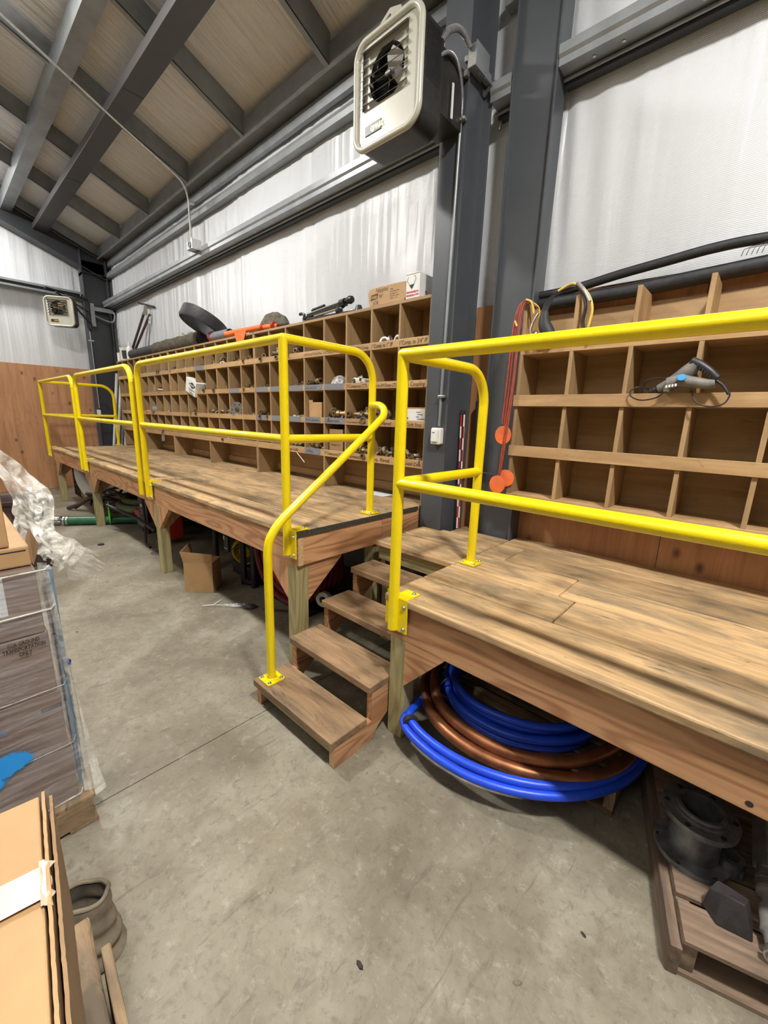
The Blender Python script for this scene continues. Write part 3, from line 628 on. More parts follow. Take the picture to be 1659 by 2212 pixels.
# ================================================================ HEATERS
def rrect(w,h,rad,n=6):
    pts=[]
    for cx,cz,a0 in ((w/2-rad,h/2-rad,0),(-w/2+rad,h/2-rad,PI/2),(-w/2+rad,-h/2+rad,PI),(w/2-rad,-h/2+rad,1.5*PI)):
        pts+=[(cx+rad*math.cos(a0+k*PI/2/n),cz+rad*math.sin(a0+k*PI/2/n)) for k in range(n+1)]
    return pts
def make_heater(label,loc,rz,sc=1,cat='heater'):
    t=thing('unit_heater',label,cat,loc,(0,0,rz)); t.scale=(sc,)*3
    w_,h_=0.505,0.55
    body=rrect(w_-0.012,h_-0.012,0.085)
    hm=MB(); nb_=len(body); hm.add([(x,0.012,z) for x,z in body]+[(x,0.19,z) for x,z in body],[(q_,(q_+1)%nb_,nb_+(q_+1)%nb_,nb_+q_) for q_ in range(nb_)],True); hm.add([(x,0.19,z) for x,z in body],[tuple(range(nb_))])
    obj('housing',hm,M['darkmetal'],t)
    # perforated side sheet as raised rows
    mb=MB()
    for k in range(26): mb.box((w_/2-0.008,0.045,-0.05+k*0.0095),(w_/2-0.0045,0.17,-0.0455+k*0.0095))
    tag(obj('side_grille',mb,M['black'],t),kind='stuff')
    P=rrect(w_-0.02,h_-0.02,0.085,8)
    obj('front_bezel',MB().tube([(x,0.004,z) for x,z in P],0.017,10,closed=True),M['beige'],t)
    o=rrect(w_-0.03,h_-0.03,0.075,6)
    # face plate with a rectangular opening: four strips
    ox0,ox1,oz0,oz1=-0.195,0.148,-0.065,0.225
    fp=MB(); fp.box((-w_/2+0.02,0.008,-h_/2+0.055),(w_/2-0.02,0.014,oz0)); fp.box((-w_/2+0.05,0.008,-h_/2+0.02),(w_/2-0.05,0.0139,-h_/2+0.055))
    fp.box((-w_/2+0.015,0.008,oz0),(ox0,0.014,oz1)); fp.box((ox1,0.008,oz0),(w_/2-0.015,0.014,oz1)); fp.box((-w_/2+0.04,0.008,oz1),(w_/2-0.04,0.014,h_/2-0.018))
    obj('face_plate',fp,M['beige'],t)
    cxx,czz=(ox0+ox1)/2,(oz0+oz1)/2-0.01
    A_=[];B_=[]
    for q_ in range(40):
        an=2*PI*q_/40; ca,sa=math.cos(an),math.sin(an); A_.append((cxx+0.132*ca,0.028,czz+0.132*sa))
        k_=min((ox1+0.02-cxx)/max(abs(ca),1e-6),(oz1+0.02-czz)/max(abs(sa),1e-6)); B_.append((cxx+k_*ca,0.028,czz+k_*sa))
    obj('orifice_plate',MB().add(A_+B_,[(q_,(q_+1)%40,40+(q_+1)%40,40+q_) for q_ in range(40)]),M['beige'],t)
    fm=MB()
    for q_ in range(22): fm.box((ox0,0.094,oz0+q_*0.0135),(ox1,0.098,oz0+q_*0.0135+0.004))
    tag(obj('rear_fins',fm,M['galv'],t),kind='stuff')
    obj('cavity',MB().box((ox0-0.01,0.10,oz0-0.02),(ox1+0.01,0.105,oz1+0.01)),M['black'],t)
    cx=(ox0+ox1)/2; cz=(oz0+oz1)/2-0.01
    obj('fan_shroud',MB().lathe([(0.142,0.03),(0.125,0.05),(0.13,0.075)],28,Matrix.Translation((cx,0,cz))@Matrix.Rotation(-PI/2,4,'X')),M['darkmetal'],t)
    for k in range(4):
        a=k*PI/2+0.5
        m=Matrix.Translation((cx,0.06,cz))@Matrix.Rotation(a,4,'Y')@Matrix.Rotation(0.5,4,'X')
        obj('fan_blade',MB().prism([(0.015,-0.02),(0.06,-0.045),(0.115,-0.04),(0.12,0.035),(0.07,0.05),(0.015,0.02)],'y',-0.002,0.002,M=m),M['chrome'],t)
    obj('fan_hub',MB().lathe([(0,0.0),(0.02,0.0),(0.024,0.01),(0.024,0.04)],16,Matrix.Translation((cx,0.035,cz))@Matrix.Rotation(-PI/2,4,'X')),M['chrome'],t)
    for k in range(7):
        z=oz0+0.012+k*(oz1-oz0-0.02)/6
        m=Matrix.Translation((0,0.0,z))@Matrix.Rotation(0.68,4,'X')
        obj('louver',MB().box((ox0-0.002,-0.013,-0.0010),(ox1+0.002,0.013,0.0010),M=m),M['chrome'],t)
    b_=obj('badge',MB().box((-0.165,0.004,-0.20),(-0.035,0.008,-0.15)),M['black'],t,0.001)
    text('QMARK',0.036,(-0.118,0.0035,-0.188),FR,M['gold'],b_,bold=0.001,sx=0.8)
    return t
ht=make_heater('large beige and black louvred heater hung in front of the left grey column',(-1.905,2.0,3.365),0)
obj('hanging_bracket',MB().prism([(-0.17,0.255),(-0.12,0.365),(-0.05,0.40),(0.03,0.375),(0.06,0.275)],'y',0.07,0.076),M['beige'],ht,0.001)
obj('bracket_slot',MB().prism([(-0.085,0.315),(-0.085,0.355),(-0.045,0.37),(-0.045,0.335)],'y',0.066,0.070),M['black'],ht)
obj('rear_bracket',MB().box((0.05,0.19,-0.13),(0.225,0.43,0.18)),M['darkmetal'],ht,0.003)
obj('rear_plate',MB().box((0.235,0.30,-0.12),(0.241,0.315,0.05)),M['white'],ht)
h2=make_heater('small distant beige heater on a swing arm in the far corner',(-9.30,1.80,3.145),math.radians(55),0.86)
obj('mounting_ear',MB().prism([(-0.10,0.27),(-0.06,0.345),(-0.02,0.345),(0.02,0.27)],'y',0.05,0.06),M['black'],h2)
obj('mounting_ear',MB().prism([(0.08,0.27),(0.12,0.34),(0.16,0.34),(0.20,0.25)],'y',0.05,0.06),M['black'],h2)
t=thing('swing_arm','black triangular swing arm holding the distant heater to the corner column','bracket')
obj('arm',MB().tube([(-9.38,1.66,3.50),(-9.72,2.33,3.50)],0.022,4),M['black'],t)
obj('brace',MB().tube([(-9.45,1.93,3.46),(-9.72,2.33,3.10)],0.022,4),M['black'],t)
obj('brace',MB().tube([(-9.36,1.80,3.46),(-9.72,2.32,3.30)],0.014,4),M['black'],t)
bx('wall_plate',(-9.745,2.28,3.0),(-9.72,2.35,3.55),M['black'],t); bx('junction_box',(-9.735,2.36,3.05),(-9.69,2.42,3.45),M['galvd'],t)
t=thing('strut_channel','grey strut and cable loop across the corner column under the girt','bracket')
bx('strut',(-9.735,2.40,3.33),(-9.70,2.74,3.40),M['galvd'],t,0.002); obj('cable_loop',MB().tube(spline([(-9.7,2.40,3.25),(-9.68,2.55,3.19),(-9.66,2.68,3.17),(-9.68,2.74,3.26),(-9.7,2.745,3.36)],6),0.013,8),M['flex'],t)
t=thing('conduit_run','thin conduit down the far corner column to a small switch','conduit')
obj('pipe',MB().tube([(-9.72,2.31,2.95),(-9.72,2.32,1.55)],0.011,8),M['galv'],t); bx('clip',(-9.73,2.27,2.78),(-9.715,2.36,2.80),M['zinc'],t); bx('switch',(-9.735,2.27,1.38),(-9.70,2.33,1.52),M['white'],t)
# near conduit set
def corr(path,rad,n=10):
    P=[Vector(p) for p in path]; out=MB(); 
    L=len(P); out.tube(P,rad*0.9,n)
    return out
def rings(path,rad,step=0.008):
    mb=MB(); P=[Vector(p) for p in path]; acc=0
    for a,b_ in zip(P[:-1],P[1:]):
        d=(b_-a); l=d.length; s=-acc+step
        while s<l:
            c=a+d*(s/l); m=along(c-d.normalized()*0.002,c+d.normalized()*0.002)
            mb.lathe([(rad*0.9,0),(rad,0.001),(rad,0.003),(rad*0.9,0.004)],10,m); s+=step
        acc=(l-(s-step))
    return mb
t=thing('flexible_conduit','thick ribbed grey flexible conduit from the large heater to the junction box','conduit')
P1=spline([(-1.66,2.17,3.53),(-1.655,2.22,3.60),(-1.65,2.29,3.65),(-1.645,2.36,3.655),(-1.64,2.41,3.625)],8)
obj('core',MB().tube(P1,0.0155,10),M['flex'],t); tag(obj('ribs',rings(P1,0.0175,0.0075),M['flex'],t),kind='stuff')
t=thing('flexible_conduit','thin ribbed grey flexible conduit curving down to the rigid pipe on the column','conduit')
P2=spline([(-1.665,2.17,3.47),(-1.66,2.24,3.52),(-1.665,2.32,3.53),(-1.675,2.39,3.48),(-1.683,2.428,3.40),(-1.686,2.433,3.33)],8)
obj('core',MB().tube(P2,0.009,8),M['flex'],t); tag(obj('ribs',rings(P2,0.0105,0.007),M['flex'],t),kind='stuff')
t=thing('thermostat','white wall thermostat with its straight conduit on the left grey column','thermostat')
obj('conduit',MB().tube([(-1.687,2.434,3.36),(-1.712,2.434,1.50)],0.0095,10),M['galv'],t)
for z,xx in ((3.30,-1.688),(1.70,-1.709)):
    bx('clamp',(xx-0.02,2.418,z-0.008),(xx+0.034,2.449,z+0.008),M['zinc'],t,0.002); bolt(t,(xx+0.028,2.42,z),'-y')
b_=obj('housing',MB().prism([(x-1.722,z+1.43) for x,z in rrect(0.082,0.115,0.012)],'y',2.412,2.449),M['white'],t,0.003)
bx('cover',(-1.757,2.402,1.39),(-1.702,2.4115,1.475),M['white'],t,0.003); bx('display_slot',(-1.745,2.4008,1.452),(-1.725,2.4018,1.456),M['black'],t)
t=thing('junction_box','square galvanised junction box on the corner of the left column','box')
bx('box',(-1.655,2.42,3.535),(-1.60,2.56,3.645),M['zinc'],t,0.003); bx('cover_plate',(-1.600,2.418,3.53),(-1.597,2.562,3.65),M['galv'],t)
bx('clamp',(-1.675,2.415,3.575),(-1.655,2.44,3.60),M['zinc'],t); bx('clamp',(-1.675,2.415,3.505),(-1.650,2.44,3.53),M['zinc'],t)
t=thing('strut_channel','slotted steel strut running back from the junction box toward the wall','bracket')
bx('strut',(-1.655,2.56,3.555),(-1.62,2.74,3.60),M['galvd'],t,0.002)
obj('cable',MB().tube(spline([(-1.60,2.53,3.53),(-1.59,2.62,3.52),(-1.585,2.70,3.50),(-1.59,2.74,3.44),(-1.60,2.742,3.36)],6),0.009,8),M['flex'],t)
# smoke/light sensor and roof conduit
t=thing('roof_conduit','thin conduit crossing under the roof beams and dropping to the grey sensor box','conduit')
obj('pipe',MB().tube([(-5.15,0.1,5.06),(-5.36,0.9,4.755),(-5.50,1.75,4.44),(-5.62,2.37,4.235)]+spline([(-5.63,2.44,4.20),(-5.648,2.50,4.13),(-5.655,2.525,4.03)],5)+[(-5.66,2.53,3.58)],0.0105,8),M['zinc'],t)
bx('clip',(-5.70,2.54,4.02),(-5.66,2.60,4.05),M['zinc'],t)
t=thing('sensor_box','small grey round eyed sensor box standing on the wall girt','sensor')
bx('box',(-5.74,2.50,3.50),(-5.58,2.60,3.59),M['galv'],t,0.004); bx('cover',(-5.575,2.49,3.49),(-5.56,2.61,3.60),M['zinc'],t)
obj('lens',MB().lathe([(0.034,0),(0.034,0.012),(0.022,0.014),(0.020,0.006),(0,0.004)],18,Matrix.Translation((-5.64,2.50,3.545))@Matrix.Rotation(PI/2,4,'X')),M['galvd'],t)
# ================================================================ THINGS ON TOP OF THE RACKS
TZ=2.386
t=thing('foam_collar','big black rubber pipe collar leaning on top of the far racks','pipe ring')
m=Matrix.Translation((-5.40,2.50,TZ+0.235))@Matrix.Rotation(-0.48,4,'X')@Matrix.Rotation(0.10,4,'Y')
obj('ring',MB().lathe([(0.235,-0.06),(0.265,-0.075),(0.28,-0.05),(0.28,0.07),(0.272,0.075),(0.245,0.075),(0.245,-0.04),(0.235,-0.06)],44,m,smooth=True),M['blackrub'],t)
t=thing('wrapped_pipe','long dark pipe bundle partly wrapped in brown cloth on top of the racks','pipe')
obj('pipe',MB().tube([(-8.35,2.58,TZ+0.085),(-5.65,2.60,TZ+0.085)],0.078,18),M['blackrub'],t)
mb=MB(); pth=[(-7.25+1.6*k/60,2.59,TZ+0.088) for k in range(61)]
mb.tube(pth,0.09,18,radf=lambda s:0.092+0.012*noise.noise(Vector((s*22,1,2)))+0.006*math.sin(s*90)); obj('cloth_wrap',mb,M['sackw'],t)
obj('pipe_end',MB().lathe([(0.075,0),(0.085,0.0),(0.088,0.09),(0.075,0.09)],20,along((-5.72,2.60,TZ+0.088),(-5.6,2.60,TZ+0.088))),M['blackrub'],t)
tag(obj('plastic_scrap',MB().grid(lambda a,b_:(-6.2+0.28*a,2.55+0.1*b_,TZ+0.19+0.03*noise.noise(Vector((a*5,b_*5,3)))+0.015*math.sin(a*9)),10,5),M['film']),'crumpled clear plastic scrap lying on the brown cloth wrapped pipe','plastic')
t=thing('plunger_tool','tall brown T handled probe leaning on the long wall above the far rack','tool')
obj('rod',MB().tube([(-8.60,2.58,TZ),(-7.98,2.745,3.24)],0.020,8),M['brownhose'],t); obj('rod',MB().tube([(-8.56,2.60,TZ),(-7.86,2.745,3.09)],0.020,8),M['brownhose'],t)
obj('handle',MB().tube([(-8.24,2.715,3.31),(-7.65,2.745,3.17)],0.016,8),M['darkmetal'],t); obj('socket',MB().tube([(-8.03,2.73,3.10),(-7.96,2.73,3.24)],0.03,10),M['zinc'],t)
obj('clear_tag',MB().grid(lambda a,b_:(-7.93+0.1*a,2.735-0.01*math.sin(a*6),2.95+0.22*b_),6,6),M['film'],t)
obj('thin_line',MB().tube([(-7.90,2.745,3.05),(-7.93,2.70,TZ+0.03)],0.004,6),M['darkmetal'],t)
t=thing('spray_bottle','pale squeeze bottle at the far end of the rack tops','bottle',(-8.42,2.56,TZ)); obj('body',MB().lathe([(0,0),(0.05,0),(0.052,0.02),(0.052,0.17),(0.04,0.21),(0.02,0.225),(0.02,0.25),(0,0.25)],18),M['white'],t); obj('cap',MB().lathe([(0,0.25),(0.022,0.25),(0.02,0.28),(0.008,0.30),(0,0.30)],14),M['paper'],t)
t=thing('paint_bucket','white plastic tub with a dark label at the far end of the rack tops','bucket',(-8.68,2.60,TZ)); obj('tub',MB().lathe([(0,0),(0.10,0),(0.118,0.20),(0.124,0.20),(0.124,0.215),(0,0.215)],22),M['white'],t); obj('label',MB().lathe([(0.1035,0.03),(0.1165,0.17)],8,Matrix.Rotation(-1.2,4,'Z'),ang=1.4),M['darksteel'],t)
tag(bx('small_white_carton',(-8.93,2.50,TZ+0.001),(-8.83,2.58,TZ+0.15),M['whitecard'],bevel=0.002),'little white carton standing beside the white tub','box')
t=thing('work_gloves','heap of brown and yellow work gloves at the far end of the rack tops','gloves',(-8.86,2.66,TZ))
random.seed(11)
for k in range(9):
    a=random.uniform(0,2*PI); p=Vector((random.uniform(-.08,.08),random.uniform(-.06,.03),0.03+random.uniform(0,.05)))
    obj('finger',MB().tube(spline([p,p+Vector((math.cos(a)*.06,math.sin(a)*.04,.06)),p+Vector((math.cos(a)*.10,math.sin(a)*.05,random.uniform(.08,.18)))],4),0.02,8,radf=lambda s:0.024-0.01*s),M['yelcord'] if k%4==0 else M['brownhose'],t)
obj('palm',MB().lathe([(0,0),(0.09,0.0),(0.10,0.05),(0.06,0.10),(0,0.115)],12),M['burlap'],t)
# orange bundle
t=thing('traffic_flag','rolled orange warning flag lying on the racks, one corner hanging down','flag')
obj('roll',MB().tube([(-4.83,2.50,TZ+0.045),(-4.5,2.52,TZ+0.05),(-4.2,2.53,TZ+0.052),(-3.85,2.55,TZ+0.035)],0.03,12,radf=lambda s:0.034-0.012*s),M['orangef'],t)
obj('hanging_corner',MB().prism([(-4.58,TZ+0.03),(-4.33,TZ+0.03),(-4.40,TZ-0.10),(-4.47,TZ-0.13),(-4.53,TZ-0.09)],'y',2.462,2.466),M['orangef'],t)
for xx in (-4.12,-3.92): obj('strap',MB().tube([(xx,2.532,TZ+0.045),(xx+0.03,2.535,TZ+0.044)],0.034,12),M['redp'],t)
obj('pole_tip',MB().tube([(-3.86,2.55,TZ+0.035),(-3.70,2.56,TZ+0.03)],0.016,8),M['darkmetal'],t)
t=thing('grey_tube','short grey open tube with a red end lying beside the orange flag','pipe')
obj('tube',MB().lathe([(0.055,0),(0.055,0.42),(0.05,0.42),(0.05,0)],18,along((-5.22,2.53,TZ+0.056),(-4.83,2.53,TZ+0.056))),M['tape'],t); obj('end_ring',MB().lathe([(0.045,0),(0.06,0),(0.06,0.05),(0.045,0.05)],18,along((-5.27,2.53,TZ+0.062),(-5.2,2.53,TZ+0.062))),M['redp'],t)
t=thing('tool_pouch','dark olive canvas pouch slumped on top of the racks behind the orange flag','bag')
obj('canvas',MB().grid(lambda a,b_:(-4.05+0.27*math.cos(2*PI*a)*math.cos(b_*PI/2)*(1+0.1*noise.noise(Vector((a*9,b_*3,0)))),2.63+0.09*math.sin(2*PI*a)*math.cos(b_*PI/2),TZ+0.002+0.20*math.sin(b_*PI/2)+0.02*noise.noise(Vector((math.cos(6.28*a)*2,b_*4,9)))*math.sin(b_*PI)),28,10),M['sackw'],t)
obj('black_flap',MB().prism([(-4.52,TZ),(-4.50,TZ+0.08),(-4.42,TZ+0.10),(-4.30,TZ+0.10),(-4.25,TZ)],'y',2.60,2.70),M['blackrub'],t,0.01)
# level / tripod tool
t=thing('folded_tripod','folded black and silver instrument tripod lying on the near rack top','tripod')
def beam(nm,p0,p1,w_,h_,mat):
    m=along(p0,p1); L=(Vector(p1)-Vector(p0)).length
    return obj(nm,MB().box((-w_/2,-h_/2,0),(w_/2,h_/2,L),M=m),mat,t,0.002)
beam('leg',(-3.42,2.60,TZ+0.080),(-2.93,2.60,TZ+0.12),0.02,0.045,M['zinc'])
beam('leg',(-3.45,2.58,TZ+0.055),(-2.90,2.59,TZ+0.095),0.03,0.03,M['darkmetal'])
beam('leg',(-3.36,2.55,TZ+0.022),(-2.68,2.57,TZ+0.010),0.03,0.042,M['black'])
beam('lower_leg',(-3.25,2.54,TZ+0.045),(-2.90,2.56,TZ+0.072),0.014,0.014,M['zinc'])
beam('carry_bar',(-3.40,2.64,TZ+0.13),(-3.22,2.64,TZ+0.145),0.03,0.03,M['black'])
obj('clamp',MB().lathe([(0,0),(0.035,0),(0.035,0.06),(0,0.06)],8,along((-2.95,2.60,TZ+0.118),(-2.89,2.60,TZ+0.124))),M['black'],t)
obj('foot',MB().lathe([(0,0),(0.026,0.002),(0.034,0.03),(0.026,0.06),(0.018,0.06),(0.018,0.10),(0,0.10)][::-1],12,along((-2.80,2.60,TZ+0.135),(-2.90,2.60,TZ+0.128))),M['black'],t)
obj('foot',MB().lathe([(0,0),(0.03,0.01),(0.032,0.04),(0.02,0.06),(0,0.06)],12,along((-2.91,2.57,TZ+0.06),(-2.97,2.57,TZ+0.055))),M['black'],t)
obj('foot',MB().lathe([(0.04,0),(0.035,0.02),(0.022,0.055),(0,0.06)],12,Matrix.Translation((-2.70,2.58,TZ+0.012))),M['black'],t)
obj('hook',MB().tube(spline([(-3.52,2.58,TZ+0.10),(-3.50,2.58,TZ+0.105),(-3.45,2.58,TZ+0.09),(-3.46,2.58,TZ+0.04),(-3.42,2.58,TZ+0.025)],4),0.014,6),M['black'],t)
obj('screw',MB().tube([(-2.86,2.57,TZ+0.03),(-2.76,2.575,TZ+0.035)],0.012,8),M['zinc'],t)
# cartons on near rack
t=thing('carton','battered brown carton with marker lettering on top of the near rack','box')
mb=MB(); pts=[(-2.475,TZ+0.001),(-2.13,TZ+0.001),(-2.11,TZ+0.02),(-2.11,TZ+0.128),(-2.20,TZ+0.131),(-2.30,TZ+0.133),(-2.33,TZ+0.127),(-2.35,TZ+0.134),(-2.48,TZ+0.128),(-2.50,TZ+0.10),(-2.488,TZ+0.03)]
obj('box',mb.prism(pts,'y',2.485,2.70),M['card'],t,0.004)
text('Nipples',0.042,(-2.415,2.4845,TZ+0.094),FR,M['ink'],t,shear=0.2); text('90"',0.034,(-2.38,2.4845,TZ+0.052),FR,M['ink'],t); text('JOE',0.036,(-2.44,2.4845,TZ+0.012),FR,M['ink'],t)
lg=obj('printed_panel',MB().prism([(-2.468,TZ+0.045),(-2.395,TZ+0.052),(-2.39,TZ+0.088),(-2.462,TZ+0.083)],'y',2.4835,2.4845),M['brownink'],t); text('FORD',0.026,(-2.458,2.483,TZ+0.055),(PI/2,0,0),M['card'],lg,bold=0.0012,sx=0.9)
for k,s in enumerate(('THE','Ford Meter Box','Company Inc.','Wabash Indiana','46992  U.S.A.')): text(s,0.014,(-2.265,2.4845,TZ+0.092-k*0.016),FR,M['ink'],t)
t=thing('carton','white carton with a hazard diamond and red print beside the grey column','box')
m=Matrix.Translation((-2.105,2.478,TZ+0.001))
obj('box',MB().box((0,0,0),(0.125,0.21,0.160),M=m),M['whitecard'],t,0.002); obj('side_flap',MB().prism([(0,0.155),(0.02,0.175),(0.06,0.168),(0.125,0.16),(0.125,0.155)],'y',0.0,0.003,M=m),M['whitecard'],t)
yy=2.4765
obj('hazard_outline',MB().tube([(-2.085,yy,TZ+0.142),(-2.095,yy,TZ+0.118),(-2.050,yy,TZ+0.062)],0.0013,4),M['ink'],t); obj('hazard_outline',MB().tube([(-2.030,yy,TZ+0.150),(-2.014,yy,TZ+0.125),(-2.050,yy,TZ+0.062)],0.0013,4),M['ink'],t)
obj('hazard_triangle',MB().prism([(-2.075,TZ+0.088),(-2.028,TZ+0.092),(-2.050,TZ+0.060)],'y',yy-0.0005,yy+0.001),M['ink'],t)
text('AERVOE INDUSTRIES, INC.',0.0155,(-2.100,yy,TZ+0.036),FR,M['red'],t,bold=0.0008,sx=0.62); text('GARDNERVILLE, NV 89410',0.0155,(-2.100,yy,TZ+0.015),FR,M['red'],t,bold=0.0008,sx=0.64)
obj('flap',MB().prism([(-2.20,TZ+0.135),(-2.107,TZ+0.165),(-2.107,TZ+0.135)],'y',2.56,2.565),M['black'],t)
text('72',0.03,(-1.9795,2.54,TZ+0.03),RX,M['ink'],t,bold=0.001)
# ================================================================ FITTINGS IN THE CELLS
def T_elbow():
    mb=MB(); mb.tube(spline([(-0.035,0,0.02),(0,0,0.02),(0.02,0.02,0.02),(0.025,0.045,0.02)],4),0.014,8); mb.lathe([(0.013,0),(0.02,0),(0.02,0.018),(0.013,0.018)],6,along((-0.045,0,0.02),(-0.03,0,0.02)),False); mb.lathe([(0.013,0),(0.02,0),(0.02,0.018),(0.013,0.018)],6,along((0.025,0.055,0.02),(0.025,0.04,0.02)),False); return mb
def T_coupling():
    mb=MB(); m=along((-0.045,0,0.023),(0.05,0,0.023)); mb.lathe([(0.014,0),(0.023,0.0),(0.023,0.024),(0.017,0.026),(0.017,0.062),(0.023,0.064),(0.023,0.09),(0.014,0.09),(0.014,0.0)],8,m,False); return mb
def T_nut():
    mb=MB(); m=Matrix.Translation((0,0,0.030))@Matrix.Rotation(1.2,4,'X'); mb.lathe([(0.018,-0.010),(0.030,-0.010),(0.030,0.010),(0.018,0.010),(0.018,-0.010)],10,m,False); return mb
def T_tee():
    mb=MB(); mb.tube([(-0.04,0,0.02),(0.045,0,0.02)],0.015,8); mb.tube([(0,0,0.02),(0.0,-0.01,0.055)],0.013,8); mb.lathe([(0.012,0),(0.019,0),(0.019,0.015),(0.012,0.015)],6,along((0,-0.01,0.05),(0,-0.013,0.07)),False); mb.lathe([(0.012,0),(0.021,0),(0.021,0.015)],6,along((-0.05,0,0.021),(-0.03,0,0.021)),False); return mb
tmpl={}
def fitting(kind,x,y,z,rz,label,group,mat,s=1.0,ry=0):
    key=(kind,mat)
    nm={'e':'pipe_elbow','c':'pipe_coupling','n':'hex_nut_ring','t':'pipe_tee'}[kind]
    if key not in tmpl:
        o=obj(nm,{'e':T_elbow,'c':T_coupling,'n':T_nut,'t':T_tee}[kind](),M[mat]); tmpl[key]=o
    else:
        o=tmpl[key].copy(); C.objects.link(o); o.name=nm
    o.location=(x,y,z); o.rotation_euler=(0,ry,rz); o.scale=(s,s,s)
    tag(o,label,'pipe fitting',group); return o
rown=['top row','second row','third row','fourth row']
def fill(ui,i,row,n,s=1.0,mats=('bronze','brass'),kinds='ecnt'):
    z=lipz[row][0]+0.0165; x0=cx_(ui,i)
    rackn=['near','middle','far'][ui]
    ordn=['first','second','third','fourth','fifth','sixth','seventh','eighth'][7-i]
    lab='loose metal fitting in the %s cell from the right, %s of the %s rack'%(ordn,rown[row],rackn)
    gr='fittings in cell %s of the %s, %s rack'%(ordn,rown[row],rackn)
    cols=[]
    for k in range(n):
        x=x0+0.07+(k%3)*0.072+random.uniform(-.012,.012); y=2.53+((k//3)%2)*0.075+random.uniform(-.012,.012)
        lift=0.042*s*(k//6)+0.0
        fitting(random.choice(kinds),x,y,z+lift,random.uniform(0,6.28),lab,gr,random.choice(mats),s*random.uniform(0.85,1.1))
random.seed(5)
NEAR=dict([((7,3),5),((6,3),7),((5,3),8),((3,3),6),((2,3),5),((7,2),0),((6,2),5),((5,2),8),((4,2),6),((2,2),3),((1,2),0),((0,2),4),((5,1),5),((3,1),5),((2,1),2),((0,1),3),((2,0),5),((1,0),4),((0,0),4)])
for (i,r_),n in NEAR.items():
    if n: fill(0,i,r_,n+3,1.2 if r_>1 else 1.1)
MID=[(7,0,4),(6,0,2),(5,0,5),(4,0,4),(3,0,4),(2,0,3),(1,0,3),(0,0,4),(7,1,3),(5,1,3),(4,1,2),(3,1,2),(6,2,4),(5,2,6),(4,2,5),(2,2,2),(3,3,4),(5,3,4),(6,3,3),(7,2,3)]
for i,r_,n in MID: fill(1,i,r_,n+2,1.2)
for i,r_,n in [(7,0,4),(6,0,3),(4,0,5),(5,0,4),(3,1,3),(4,1,3),(2,1,3),(5,2,1),(3,2,2),(7,3,3),(1,0,3),(0,1,4),(1,1,3)]: fill(2,i,r_,n+1,1.2)
for k,(x,rz) in enumerate(((cx_(0,6)+0.10,0.3),(cx_(0,6)+0.165,1.9),(cx_(0,6)+0.235,-0.3))):
    t=obj('lock_nut',MB().lathe([(0.027,-0.009),(0.040,-0.009),(0.042,0),(0.040,0.009),(0.027,0.009),(0.025,0),(0.027,-0.009)],14,Matrix.Rotation(PI/2-0.15,4,'X')),M['white'] if k!=1 else M['zinc']); t.location=(x,2.52,lipz[0][1]+0.022+0.0); t.rotation_euler=(0,0,rz)
    t.location.z=lipz[0][0]+0.0165+0.043
    tag(t,['white ring nut standing at left in the seventh cell of the near rack top row','tilted silver ring nut between the two white ring nuts','white ring nut against the divider in the near rack top row'][k],'pipe fitting')
def small_box(name,label,a,b_,mat,rz=0,loc=None):
    t=thing(name,label,'box',loc or (0,0,0),(0,0,rz)); obj('box',MB().box(a,b_),mat,t,0.002); return t
z3=lipz[2][0]+0.0165
t=small_box('carton','open brown carton in the third row of the near rack, above grey tape',(0,0,0),(0.19,0.16,0.175),M['card'],0.0,(cx_(0,3)+0.035,2.50,z3))
bx('print_block',(0.1905,0.02,0.08),(0.1915,0.12,0.14),M['brownink'],t); text('FORD',0.04,(0.192,0.022,0.095),RX,M['card'],t,bold=0.001,sx=0.8)
obj('open_flap',MB().box((0.0,-0.001,0.175),(0.06,0.0005,0.195)),M['card'],t)
t=small_box('carton','white printed carton tilted in the third row cell beside the grey column',(0,0,0),(0.20,0.12,0.125),M['whitecard'],0.06,(cx_(0,7)+0.055,2.52,z3))
for k,wd in enumerate((0.04,0.05,0.03,0.07,0.06)): bx('print_line',(0.10+0.01*(k%2),-0.0015,0.10-k*0.017),(0.10+wd+0.01*(k%2),-0.0005,0.104-k*0.017),M['ink'],t)
bx('barcode',(0.11,-0.0015,0.012),(0.18,-0.0005,0.026),M['ink'],t); bx('print_block',(0.0,-0.0015,0.05),(0.025,-0.0005,0.062),M['ink'],t)
obj('lid_edge',MB().box((0,0.001,0.1255),(0.20,0.12,0.137)),M['card'],t)
z4=lipz[3][0]+0.0165
t=small_box('carton','narrow brown carton standing in the bottom row of cells, near rack',(0,0,0),(0.185,0.13,0.235),M['cardd'],0.0,(cx_(0,4)+0.045,2.50,z4))
text('Mueller Co.',0.030,(0.03,-0.001,0.085),FR,M['ink'],t,sx=0.85); obj('print_ring',MB().tube(arc((0.09,-0.001,0.145),0.018,0,2*PI,16,(1,0,0),(0,0,1)),0.0015,4),M['ink'],t)
bx('tape_strip',(0.186,0.04,0.0),(0.187,0.06,0.2),M['white'],t)
z2_=lipz[1][0]
t=thing('carton','white carton with a black diamond logo jammed askew in the middle rack','box',(-5.955,2.445,z2_+0.055),(0,0.33,0))
obj('box',MB().box((0,0,0),(0.30,0.2,0.185)),M['whitecard'],t,0.002)
obj('diamond_logo',MB().prism([(0.09,0.125),(0.20,0.165),(0.30,0.125),(0.20,0.080)],'y',-0.0012,-0.0004),M['ink'],t); text('MUELLER',0.034,(0.125,-0.002,0.112),FR,M['whitecard'],t,bold=0.001,sx=0.9)
for k,s in enumerate(('3/4 CORPORATION','STOP  CTS','COMPRESSION')): text(s,0.021,(0.10+0.012*k,-0.0015,0.055-k*0.022),FR,M['ink'],t,bold=0.0006)
